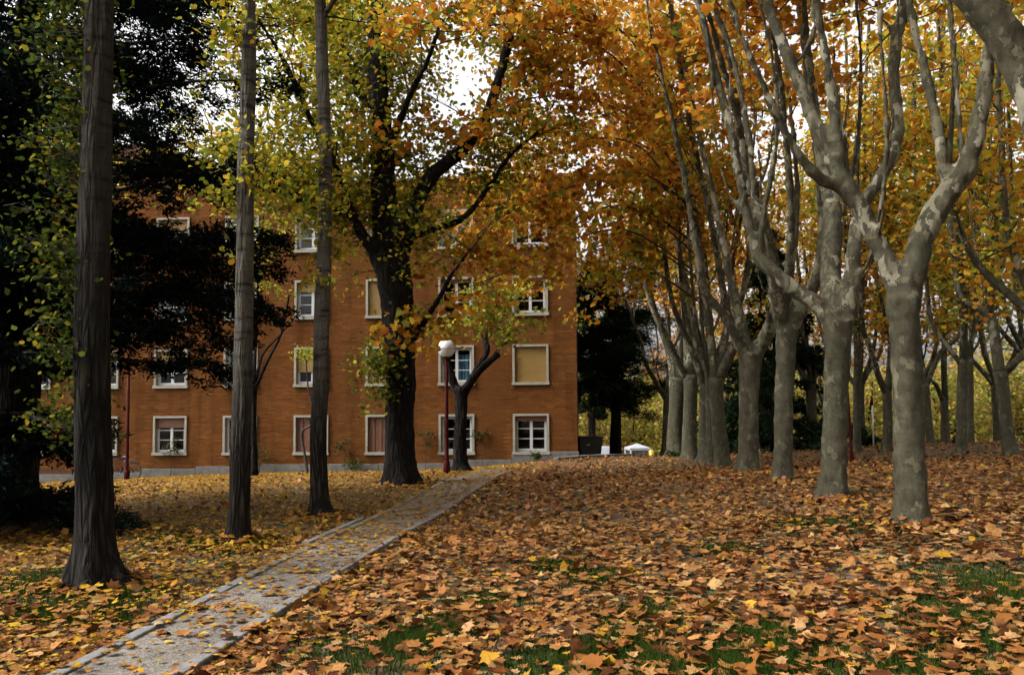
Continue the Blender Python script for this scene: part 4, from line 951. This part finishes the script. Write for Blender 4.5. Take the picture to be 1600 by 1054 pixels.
poplar('slim grey poplar trunk, third from the left beside the path', (502, 805), 12.0,
       [(502, 808, 46), (501, 795, 37), (499, 770, 31), (498, 690, 28), (501, 560, 26), (506, 420, 25), (508, 250, 22), (504, 100, 21), (500, 0, 19)], 14, 26, (3.0, 8.4), flare=.35, size=.085)
# ---------- big old poplar
b = gbase(628, 757, 17)
T = Tree('old_poplar_tree', 'massive dark spreading poplar standing just left of the lamp', b)
p = T.limb_px([(628, 760, 70), (627, 745, 62), (625, 715, 54), (624, 650, 51), (626, 560, 52), (622, 490, 56), (614, 430, 62), (610, 400, 62)], 17, 0, True); p.insert(0, (p[0][0] - Vector((0, 0, .3)), p[0][1]))
for i, l in enumerate([
    [(608, 420, 48), (602, 340, 46), (598, 255, 42), (593, 150, 35), (588, 60, 31), (585, -40, 28)],
    [(600, 430, 30), (582, 390, 24), (562, 360, 20), (544, 318, 19), (528, 275, 18), (512, 235, 15), (490, 195, 13), (465, 140, 12), (435, 80, 10), (400, 25, 8)],
    [(548, 330, 13), (520, 330, 14), (480, 318, 13), (440, 300, 11), (405, 285, 9), (370, 262, 7), (330, 225, 6)],
    [(620, 420, 32), (638, 365, 29), (656, 308, 27), (680, 268, 26), (718, 238, 24), (752, 195, 22), (775, 140, 19), (795, 60, 17), (805, -20, 14)],
    [(598, 250, 22), (618, 205, 16), (640, 150, 13), (668, 95, 11), (690, 30, 9)],
    [(592, 170, 20), (562, 145, 18), (542, 95, 15), (530, 50, 13), (515, -10, 11)],
    [(634, 545, 16), (650, 520, 15), (668, 495, 13), (688, 462, 11), (705, 430, 9), (735, 390, 7)],
    [(640, 370, 15), (690, 355, 13), (730, 335, 12), (765, 290, 10), (800, 240, 9), (850, 200, 7)]]):
    q = T.limb_px(l, 17, [.1, -.25, .15, .2, -.4, .45, -.3, .35][i])
    if l[-1][1] < 10: T.extend(q, random.uniform(12.5, 16), .03, .15)
T.sec(n=215, zmin=5.8, zmax=30, length=2.0, per=105, pal=POPLAR, size=.104, clump=.27, bias=(0, 1.0))
T.sec(n=26, zmin=3.4, zmax=6, length=1.5, per=60, pal=POPLAR, size=.10, clump=.26, bias=(0, .9))
_sv = T.limbs; T.limbs = [_sv[2], _sv[3], _sv[6]]; T.sec(n=120, zmin=5.0, zmax=30, length=1.7, per=100, pal=POPLAR, size=.10, clump=.32, kmin=0, bias=(-.4, .4)); T.limbs = _sv
for px, py, n in [(580, 600, 7), (545, 590, 4), (640, 520, 3), (650, 340, 4), (585, 560, 4)]:
    for q in range(n): T.branch(P(618 if px < 620 else 632, py + random.uniform(-20, 20), 17.1), (P(px, py, 16.4) - P(620, py, 17)).normalized() + Vector((random.uniform(-.4, .4), random.uniform(-.5, .3), random.uniform(-.3, .4))), random.uniform(.5, 1.1), .008, 42, [((.14, .17, .02), 3), ((.30, .28, .03), 2), ((.07, .09, .02), 2)], .10, .15)
T.finish(M['oldpoplar'], .055, 18, k=3, flare=(.2, 0, .3, 5), curl=.35, rough=.7)
# ---------- pollarded tree behind the lamp
b = gbase(719, 737, 21.5)
T = Tree('pollarded_tree', 'black pollarded tree with sawn forked limbs behind the lamp post', b)
p = T.limb_px([(720, 739, 40), (719, 725, 28), (719, 690, 23), (721, 640, 22), (719, 605, 22)], 21.5, 0, True); p.insert(0, (p[0][0] - Vector((0, 0, .3)), p[0][1]))
for l, kd in [([(716, 615, 17), (706, 590, 15), (698, 565, 14), (693, 538, 14)], .1), ([(722, 618, 17), (738, 592, 15), (758, 570, 13), (780, 552, 11)], -.3), ([(728, 608, 12), (745, 575, 10), (762, 548, 10), (757, 530, 13)], .4)]: T.limb_px(l, 21.5, kd)
YG2 = [((.289, .2805, .034), 4), ((.187, .2125, .0255), 3), ((.3825, .306, .0425), 2), ((.102, .136, .0255), 1.5)]
for (a, c) in [((760, 535), (740, 470)), ((760, 535), (800, 480)), ((772, 550), (812, 500)), ((758, 530), (720, 490)), ((778, 553), (830, 470)), ((760, 530), (770, 440)), ((694, 540), (672, 500)), ((762, 532), (755, 480)), ((775, 552), (790, 520))]:
    st, en = P(*a, 21.3), P(*c, 21.3 + random.uniform(-1.2, .8)); T.branch(st, (en - st).normalized(), (en - st).length * 1.15, .018, 85, YG2, .13, .2, .0, 5)
T.finish(M['oldpoplar'], .04, 14, flare=(.12, 0, .3, 4))

# ---------- conifers
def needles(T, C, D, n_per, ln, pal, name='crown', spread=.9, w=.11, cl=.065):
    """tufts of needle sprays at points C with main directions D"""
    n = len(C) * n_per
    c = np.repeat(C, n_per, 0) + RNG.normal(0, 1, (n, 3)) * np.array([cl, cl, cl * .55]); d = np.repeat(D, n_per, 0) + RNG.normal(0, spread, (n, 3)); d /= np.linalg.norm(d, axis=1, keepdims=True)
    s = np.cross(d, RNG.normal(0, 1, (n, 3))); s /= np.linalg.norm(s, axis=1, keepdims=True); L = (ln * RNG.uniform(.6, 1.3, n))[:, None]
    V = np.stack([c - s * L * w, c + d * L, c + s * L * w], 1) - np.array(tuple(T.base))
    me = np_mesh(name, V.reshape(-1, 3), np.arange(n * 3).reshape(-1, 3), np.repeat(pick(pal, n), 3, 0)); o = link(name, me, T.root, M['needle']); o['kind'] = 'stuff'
def conifer(name, label, base, H, r0, whorls, reach, z0, droop, ntuft, nper, ln, pal, prof, w=.17, cl=.065, per_whorl=(5, 7)):
    T = Tree(name, label, base); bz = base.z
    T.limbs.append([(base - Vector((0, 0, .3)), r0 * 1.35), (base + Vector((0, 0, .3)), r0 * 1.08), (base + Vector((.05, 0, H * .5)), r0 * .65), (base + Vector((0, 0, H)), .03)])
    C = []; D = []
    for i in range(whorls):
        f = i / (whorls - 1); z = bz + z0 + (H - z0 - .3) * f + random.uniform(-.15, .15)
        for q in range(random.randint(*per_whorl)):
            az = random.uniform(0, 6.283); L = reach * prof(f) * random.uniform(.7, 1.15)
            if L < .3: continue
            o = Vector((math.cos(az), math.sin(az), 0)); m = 6; pts = []
            up = random.uniform(-.22, .45)
            for j in range(m + 1):
                tt = j / m; pts.append(Vector((base.x, base.y, z)) + o * L * tt + Vector((random.uniform(-.08, .08), random.uniform(-.08, .08), L * (up * tt - droop * tt * tt))))
            pts = [p_ if p_.z > gz(p_.x, p_.y) + .15 else Vector((p_.x, p_.y, gz(p_.x, p_.y) + .15)) for p_ in pts]
            T.tw.tube([T.L(x) for x in pts], [max(.006, .05 * (1 - .85 * j / m) * min(1, L / 2.5)) for j in range(m + 1)], 5, False)
            side = Vector((-o.y, o.x, 0))
            for k_ in range(int(ntuft * L / reach) + 3):
                tt = random.uniform(.22, 1.02); j = min(m - 1, int(tt * m)); pp = pts[j].lerp(pts[j + 1], min(1, tt * m - j))
                lat = random.uniform(-1, 1) * L * .22 * (1.15 - tt * .6); e = pp + side * lat + o * abs(lat) * .4 + Vector((0, 0, random.gauss(-.04, .13 * reach / 4) - abs(lat) * droop * .6))
                C.append(tuple(e)); dd = (side * lat * .8 + o + Vector((0, 0, -droop * .5))).normalized(); D.append(tuple(dd))
    T.finish(M['conifer'], 0, 12, flare=(.25, -bz, .4, 5))
    needles(T, np.array(C), np.array(D), nper, ln, pal, w=w, cl=cl)
    return T
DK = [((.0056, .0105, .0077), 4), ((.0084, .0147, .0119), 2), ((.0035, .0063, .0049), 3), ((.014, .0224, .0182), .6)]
b = gbase(20, 812, 12.2)
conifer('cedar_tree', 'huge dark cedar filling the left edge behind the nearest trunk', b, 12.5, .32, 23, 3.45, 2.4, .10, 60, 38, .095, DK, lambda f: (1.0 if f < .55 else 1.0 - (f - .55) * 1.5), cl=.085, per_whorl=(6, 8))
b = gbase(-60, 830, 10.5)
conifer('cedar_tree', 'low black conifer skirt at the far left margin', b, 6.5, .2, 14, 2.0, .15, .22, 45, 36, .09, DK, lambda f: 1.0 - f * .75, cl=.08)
b = gbase(962, 712, 37)
PN = [((.012, .0225, .009), 4), ((.0195, .0315, .012), 2), ((.0075, .0135, .0067), 2), ((.0375, .0488, .0165), .6)]
conifer('pine_tree', 'dark branching pine between the building corner and the row', b, 9.5, .26, 13, 3.4, 2.6, .05, 40, 34, .2, PN, lambda f: 1.0 - f * .5, w=.07, cl=.2)
b = gbase(1215, 706, 30)
conifer('spruce_tree', 'dark drooping spruce behind the third and fourth plane trunks', b, 8.5, .2, 15, 3.1, .35, .32, 50, 22, .16, PN[:3], lambda f: 1.05 - f * .95)
b = gbase(925, 700, 60)
conifer('pine_tree', 'far tall green pine rising beside the building corner', b, 15, .3, 14, 3.6, 4, .05, 45, 16, .3, PN, lambda f: 1.0 - f * .6)

# ---------- far wood: separate trees with loose autumn crowns
FG = 'autumn trees closing the view at the back'
far = [(905, 98, 12), (945, 112, 12), (985, 104, 11), (1030, 118, 12), (1065, 100, 12), (1120, 96, 12), (1180, 60, 8), (1250, 52, 6.5), (1300, 64, 8), (1345, 55, 6.5), (1390, 68, 8), (1440, 56, 7), (1490, 50, 6.5), (1530, 64, 8), (1575, 52, 7), (1625, 58, 8), (1680, 50, 8)]
names_far = ['left of the pine trunk', 'right behind the pine trunk', 'above the gazebo tent', 'right of the gazebo tent', 'behind the far end of the row', 'behind the fifth trunk', 'behind the fourth trunk', 'right of the spruce', 'right of the second trunk',
             'behind the knobbly trunk', 'behind the marker pole', 'behind the front trunk', 'behind the pale forked tree', 'behind the thin dark trunk', 'behind the leaning trunk', 'at the right margin', 'outside the right margin']
for (px, d, H), nm in zip(far, names_far):
    H *= .8
    p = P(px, 700, d); p.z = gz(p.x, p.y)
    T = Tree('autumn_tree', 'yellow green far tree ' + nm, p, FG)
    q_ = max(1, d / 60); T.auto_plane(.13 * q_, 1.2, H, 6, .45 * q_)
    T.sec(n=64, zmin=p.z + .4, zmax=99, length=2.2 * q_, per=60, pal=FARW, size=.0045 * d, clump=.55 * q_, kmin=0)
    T.finish(M['oldpoplar'], 0, 7, k=2, step=.4)

# ---------- small plants at the wall
def shrub(label, pos, h, n, pal, size, spread=.3, name='shrub', wall_=False):
    T = Tree(name, label, pos, 'small plants along the foot of the facade', 'plant')
    T.limbs.append([(pos - Vector((0, 0, .05)), .012), (pos + Vector((.02, 0, h * .5)), .01), (pos + Vector((0, 0, h)), .004)])
    for i in range(7): T.branch(pos + Vector((0, 0, h * random.uniform(.1, .8))), Vector((random.uniform(-1, 1), random.uniform(-1, .2), random.uniform(.1, 1))).normalized(), spread * random.uniform(.6, 1.2), .006, n // 7, pal, size, spread * .25)
    T.finish(M['twig'], 0, 5, k=2)
GR = [((.05, .08, .02), 3), ((.09, .12, .025), 2), ((.03, .045, .015), 2)]
RM = Matrix.Rotation(brz, 3, 'Z')
def atwall(px, out=.35):
    d = 31.5
    for _ in range(6):
        p = P(px, 720, d); s = (p - BC).xy.dot(bu.xy); d = (BC + bu * s).y - out
    p = P(px, 720, d); p.z = gz(p.x, p.y); return p
for px, h, lab, pal in [(550, .45, 'low green shrub at the wall foot left of the big poplar', GR), (838, .3, 'low green weeds under the rightmost ground floor window', GR), (405, .9, 'dark leafy bush right of the second poplar trunk', GR)]:
    shrub(lab, atwall(px), h, 160, pal, .085, h * .8)
CLB = [((.05, .06, .02), 3), ((.10, .07, .03), 2), ((.03, .035, .012), 2)]
for px, h, lab in [(266, 1.3, 'thin creeper on the brick right of the cedar side window'), (537, 1.25, 'dark creeper on the brick left of the big poplar'), (664, 1.35, 'round creeper tuft on the brick left of the lamp post'), (752, 1.3, 'thin creeper on the brick right of the pollarded tree')]:
    p = atwall(px, .2); T = Tree('wall_creeper', lab, p, 'small plants along the foot of the facade', 'plant')
    T.limbs.append([(p - Vector((0, 0, .1)), .014), (p + Vector((.05, 0, h * .5)), .011), (p + Vector((-.03, .02, h)), .005)])
    for i in range(6): T.branch(p + Vector((0, 0, h * random.uniform(.65, 1))), Vector((random.uniform(-1, 1), random.uniform(-.5, .1), random.uniform(-.5, .8))).normalized(), .3, .006, 26, CLB, .08, .07)
    T.finish(M['twig'], 0, 5, k=2)
# sapling with bare crooked stem
b = atwall(480, 5.0); T = Tree('sapling', 'bare crooked pale sapling stem left of the third poplar trunk', b)
dd = b.y
T.limb_px([(481, 747, 5), (478, 720, 4.5), (471, 680, 4), (472, 672, 4), (485, 665, 3.5), (490, 640, 3), (482, 610, 3), (478, 560, 2)], dd, 0, True); T.limbs[0].insert(0, (T.limbs[0][0][0] - Vector((0, 0, .3)), .06))
T.sec(n=12, zmin=3.2, zmax=9, length=.6, per=22, pal=YG2, size=.09, clump=.14, kmin=0, r=.008); T.finish(M['twig'], 0, 7, k=2)
# dark forked young tree behind the second poplar
b = gbase(397, 741, 22); T = Tree('young_tree', 'dark thin forked tree just behind the second poplar trunk', b)
T.limb_px([(398, 742, 14), (397, 700, 11), (396, 640, 10), (398, 600, 9)], 22, 0, True)
for l in [[(397, 610, 7), (420, 560, 5), (440, 520, 4), (452, 460, 3)], [(398, 605, 6), (410, 555, 4), (436, 525, 3), (466, 490, 2)], [(397, 600, 7), (400, 520, 5), (404, 430, 4), (412, 330, 2)]]: T.limb_px(l, 22, .1)
T.sec(n=22, zmin=4.5, zmax=12, length=.9, per=34, pal=YG2, size=.11, clump=.18, r=.008); T.finish(M['oldpoplar'], 0, 9, k=2)
#================================================================== GRASS AND FALLEN LEAVES
bare = []      # thin spots where the lawn shows: (x, y, radius, strength)
for px, py, r, s in [(560, 1030, .5, .95), (640, 1000, .35, .9), (700, 985, .3, .85), (850, 1045, .5, .9), (940, 1020, .3, .8), (1030, 1035, .35, .85), (1120, 1045, .4, .85), (1200, 1010, .3, .7), (1520, 905, .6, .85), (1590, 930, .5, .9),
                     (1470, 960, .4, .6), (1330, 822, .75, .8), (1390, 824, .5, .95), (1250, 818, .4, .5), (1315, 776, .55, .9), (1240, 751, .7, .9), (1135, 860, .3, .8), (930, 905, .4, .6), (870, 885, .4, .6), (1150, 1040, .35, .8),
                     (40, 925, .6, .8), (100, 905, .5, .9), (190, 925, .4, .8), (60, 960, .35, .5), (160, 960, .35, .5), (330, 850, .5, .6), (390, 850, .5, .6), (270, 840, .5, .5), (1000, 960, .35, .5), (760, 940, .3, .5), (1180, 985, .3, .6), (1000, 1000, .35, .7), (1560, 1000, .4, .6), (1280, 1045, .4, .7), (1450, 1045, .35, .6)]:
    g = Gr(px, py); bare.append((g.x, g.y, r, s))
bare = np.array(bare)
def bareness(x, y):
    o = np.zeros_like(x)
    for bx, by, br, bs in bare: o = np.maximum(o, bs * np.exp(-((x - bx) ** 2 + (y - by) ** 2) / (br * br)))
    nz = .5 + .5 * np.sin(x * 2.3 + 1.7 * np.sin(y * 1.9)) * np.cos(y * 2.7 + 1.3 * np.sin(x * 3.1 + 1))
    return np.clip(np.maximum(o, .55 * sstep(.8, 1.0, nz)), 0, 1)
def lx(x, y): return x - (-2.65 + (y - 6.27) * .107)          # distance right of the left kerb
def on_path(x, y): return (lx(x, y) > 0) & (x < -1.87 + (y - 5.83) * .1236) & (y < 20)
tanpal = [((.238, .116, .040), 4.2), ((.19, .084, .026), 3.8), ((.295, .172, .074), 1.8), ((.128, .049, .014), 3.0), ((.06, .0215, .008), 1.5), ((.288, .1584, .0158), .6)]
yelpal = [((.2736, .162, .0115), 4), ((.2376, .1188, .0144), 3), ((.1944, .0792, .0144), 2.4), ((.3168, .2088, .0252), 2), ((.1008, .0374, .0086), 1.6)]
tree_feet = [(o.location.x, o.location.y) for o in bpy.data.objects if o.parent is None and o.get('category') == 'tree']
def scatter(y0, y1, dens, margin=1.25):
    A = .64 * margin * 2 * (y1 * y1 - y0 * y0) / 2; n = int(A * dens)
    y = np.sqrt(RNG.uniform(y0 * y0, y1 * y1, n)); x = RNG.uniform(-1, 1, n) * .64 * margin * y
    return x, y
XS, YS, SZ, CL, NR, ZO, DT = [], [], [], [], [], [], []
for (y0, y1, dens, kk) in [(2.6, 6.5, 370, 0), (6.5, 10.5, 285, 1), (10.5, 20, 180, 1), (20, 34, 85, 2), (34, 48, 20, 2), (4, 11, 190, 3), (11, 20, 150, 3), (20, 34, 110, 3)]:
    x, y = scatter(y0, y1, dens); small = kk == 3
    if small: m_ = x < -1.3 + (y - 6) * .11 + RNG.normal(0, .5, len(x)); x, y = x[m_], y[m_]; kk = 2
    br = bareness(x, y); pth = on_path(x, y)
    keep = RNG.uniform(0, 1, len(x)) > br * 1.02
    pd = np.clip(.24 + .10 * (y - 5.0), .2, .95); keep &= ~pth | (RNG.uniform(0, 1, len(x)) < pd * .75)
    # not inside the building
    rel = (x - BC.x) * bu.x + (y - BC.y) * bu.y; front = (y - BC.y) - (x - BC.x) * bu.y / bu.x
    keep &= ~((rel > -.1) & (front > -.12))
    x, y, pth = x[keep], y[keep], pth[keep]; n = len(x)
    left = sstep(.6, -.8, x - (-1.6 + (y - 6) * .1)) * .8 * sstep(3, 12, y + 2) + sstep(20, 29, y) * sstep(2, -3, x) * .3
    yel = RNG.uniform(0, 1, n) < np.clip(left, 0, .95)
    if small: yel |= RNG.uniform(0, 1, n) < .85
    yel |= pth & (RNG.uniform(0, 1, n) < .5)
    c = np.where(yel[:, None], pick(yelpal, n), pick(tanpal, n))
    s = (.05 + .10 * RNG.beta(1.4, 2.9, n)) * np.where(yel, .65, 1.0) * (.8 if small else 1)
    tilt = np.abs(RNG.normal(0, .19, n)); st = RNG.uniform(0, 1, n) < .06; tilt[st] = RNG.uniform(.6, 1.3, st.sum()); tilt[pth] *= .4
    az = RNG.uniform(0, 6.283, n); nr = np.stack([np.sin(tilt) * np.cos(az), np.sin(tilt) * np.sin(az), np.cos(tilt)], 1)
    z = ground_z(x, y) + np.where(pth, PT + .004 + RNG.uniform(0, .01, n), RNG.uniform(.0, .05, n) + s * np.sin(tilt) * .35)
    DT.append(np.full(n, kk)); XS.append(x); YS.append(y); ZO.append(z); SZ.append(s); CL.append(c); NR.append(nr)
for (px, py, d, r_) in [(1424, 818, 9, .22), (1300, 780, 11.85, .22), (1222, 752, 14.7, .22), (1168, 738, 17.7, .28), (148, 912, 7.27, .27), (370, 846, 9.6, .2), (502, 805, 12, .22), (628, 757, 17, .5)]:
    b_ = gbase(px, py, d); n = 130; a_ = RNG.uniform(0, 6.283, n); q_ = r_ + np.abs(RNG.normal(0, .22, n)); x, y = b_.x + q_ * np.cos(a_), b_.y + q_ * np.sin(a_)
    z = ground_z(x, y) + .02 + .09 * np.exp(-(q_ - r_) / .15) * RNG.uniform(.2, 1, n)
    yel = RNG.uniform(0, 1, n) < (.7 if px < 700 else .05); c = np.where(yel[:, None], pick(yelpal, n), pick(tanpal, n)); t_l = np.abs(RNG.normal(0, .5, n)); az = a_ + RNG.normal(0, .8, n)
    XS.append(x); YS.append(y); ZO.append(z); SZ.append((.07 + .09 * RNG.beta(1.6, 2.2, n)) * np.where(yel, .7, 1)); CL.append(c); DT.append(np.full(n, 1)); NR.append(np.stack([np.sin(t_l) * np.cos(az), np.sin(t_l) * np.sin(az), np.cos(t_l)], 1))
XS, YS, ZO, SZ, CL, NR, DT = (np.concatenate(a) for a in (XS, YS, ZO, SZ, CL, NR, DT))
# the 300 leaves nearest the camera lie as single things
inview = np.abs(XS) < .63 * YS; inview &= (1.6 - ZO) / YS < .335
score = np.where(inview & (SZ > .07), SZ / YS, -1); big = np.argsort(-score)[:300]; bigm = np.zeros(len(XS), bool); bigm[big] = True
pos = np.stack([XS, YS, ZO], 1)
Vall = []
for kk in (0, 1, 2):
    m_ = (DT == kk) & ~bigm
    T_, F_ = star_template(kk)
    nm = 'leaf_litter'
    o = leaves(nm, pos[m_], NR[m_], SZ[m_], CL[m_], kk, .38 if kk == 0 else .32, M['litter'])
    tag(o, ['carpet of fallen brown plane leaves over the near lawn', 'carpet of fallen leaves across the middle of the lawn', 'thin scatter of fallen leaves on the far ground'][kk], 'leaves', kind='stuff')
TT, FF = star_template(0)
kinds = [('pale_tan', (.3096, .1692, .0648), 'pale tan'), ('tan', (.2592, .1188, .036), 'light brown'), ('russet', (.18, .0684, .0158), 'russet brown'), ('dark', (.0612, .0202, .0072), 'dark brown'), ('gold', (.288, .1584, .0158), 'golden yellow')]
kc = np.array([k[1] for k in kinds]); protoL = {}
for ki, k in enumerate(kinds):
    for v in range(7):
        c = RNG.normal(0, .5, 3); c[0] += .3; jx = 1 + RNG.normal(0, .14, len(TT)); xx, yy = TT[:, 0] * jx, TT[:, 1] * jx
        V = np.stack([xx, yy, c[0] * xx ** 2 + c[1] * yy ** 2 + c[2] * xx * yy], 1)
        st = np.array([[.012, -.42, V[1, 2]], [-.012, -.42, V[1, 2]], [RNG.normal(0, .06), -.78, V[1, 2] + .05]])      # leaf stalk
        V2 = np.concatenate([V, st]); F2 = np.concatenate([FF, [[len(TT), len(TT) + 1, len(TT) + 2]]])
        me = np_mesh('fallen_leaf', V2, F2, np.tile(np.array(k[1]) * RNG.uniform(.88, 1.1), (len(V2), 1))); me.materials.append(M['litter']); protoL[ki, v] = me
ux, uy, un = frames(NR[big], RNG)
pathbig = on_path(XS[big], YS[big])
for q, i in enumerate(big):
    ki = int(((kc - CL[i]) ** 2).sum(1).argmin()); o = bpy.data.objects.new('fallen_leaf', protoL[ki, random.randrange(7)])
    m4 = Matrix(((ux[q, 0], uy[q, 0], un[q, 0], pos[i, 0]), (ux[q, 1], uy[q, 1], un[q, 1], pos[i, 1]), (ux[q, 2], uy[q, 2], un[q, 2], pos[i, 2]), (0, 0, 0, 1)))
    o.matrix_world = m4 @ Matrix.Diagonal((SZ[i], SZ[i], SZ[i], 1)); col.objects.link(o)
    u_ = XS[i] / YS[i]; dep_ = 'at the very bottom edge' if (1.6 - ZO[i]) / YS[i] > .29 else 'just above the bottom edge'
    where = 'on the gravel path' if pathbig[q] else ('on the lawn left of the path' if XS[i] < -1.8 else ['right beside the path kerb', 'left of centre ' + dep_, 'at centre ' + dep_, 'right of centre ' + dep_, 'towards the right corner ' + dep_][int(np.digitize(u_, [-.24, -.06, .13, .36]))])
    if SZ[i] > .112: where = 'wide open ' + where
    elif NR[i, 2] < .9: where = 'tilted ' + where
    tag(o, f'{kinds[ki][2]} fallen lobed leaf, {where}', 'leaf', f'{kinds[ki][2]} fallen leaves {where}')
# grass in the thin spots
n = 60000
ci = RNG.integers(0, len(bare), n); gxx = bare[ci, 0] + RNG.normal(0, .55, n) * bare[ci, 2]; gyy = bare[ci, 1] + RNG.normal(0, .55, n) * bare[ci, 2]
x2, y2 = scatter(2.6, 12, 260, 1.1); k2 = bareness(x2, y2) > .25; gxx = np.concatenate([gxx, x2[k2]]); gyy = np.concatenate([gyy, y2[k2]])
ok = ~on_path(gxx, gyy); gxx, gyy = gxx[ok], gyy[ok]; n = len(gxx); h = RNG.uniform(.025, .07, n); az = RNG.uniform(0, 6.283, n); wd = RNG.uniform(.002, .005, n)
g0 = np.stack([gxx, gyy, ground_z(gxx, gyy) - .022], 1); sd = np.stack([np.cos(az), np.sin(az), 0 * az], 1) * wd[:, None]; ln = np.stack([RNG.normal(0, .5, n) * h, RNG.normal(0, .5, n) * h, h + .02], 1)
V = np.stack([g0 - sd, g0 + sd, g0 + ln], 1).reshape(-1, 3)
gc = pick([((.0252, .0504, .0071), 4), ((.0378, .063, .0101), 3), ((.0605, .0655, .0151), 1), ((.0151, .0302, .005), 2)], n)
tag(link('grass', np_mesh('grass', V, np.arange(3 * n).reshape(-1, 3), np.repeat(gc, 3, 0)), None, M['grass']), 'short green grass showing through gaps in the fallen leaves', 'grass', kind='stuff')
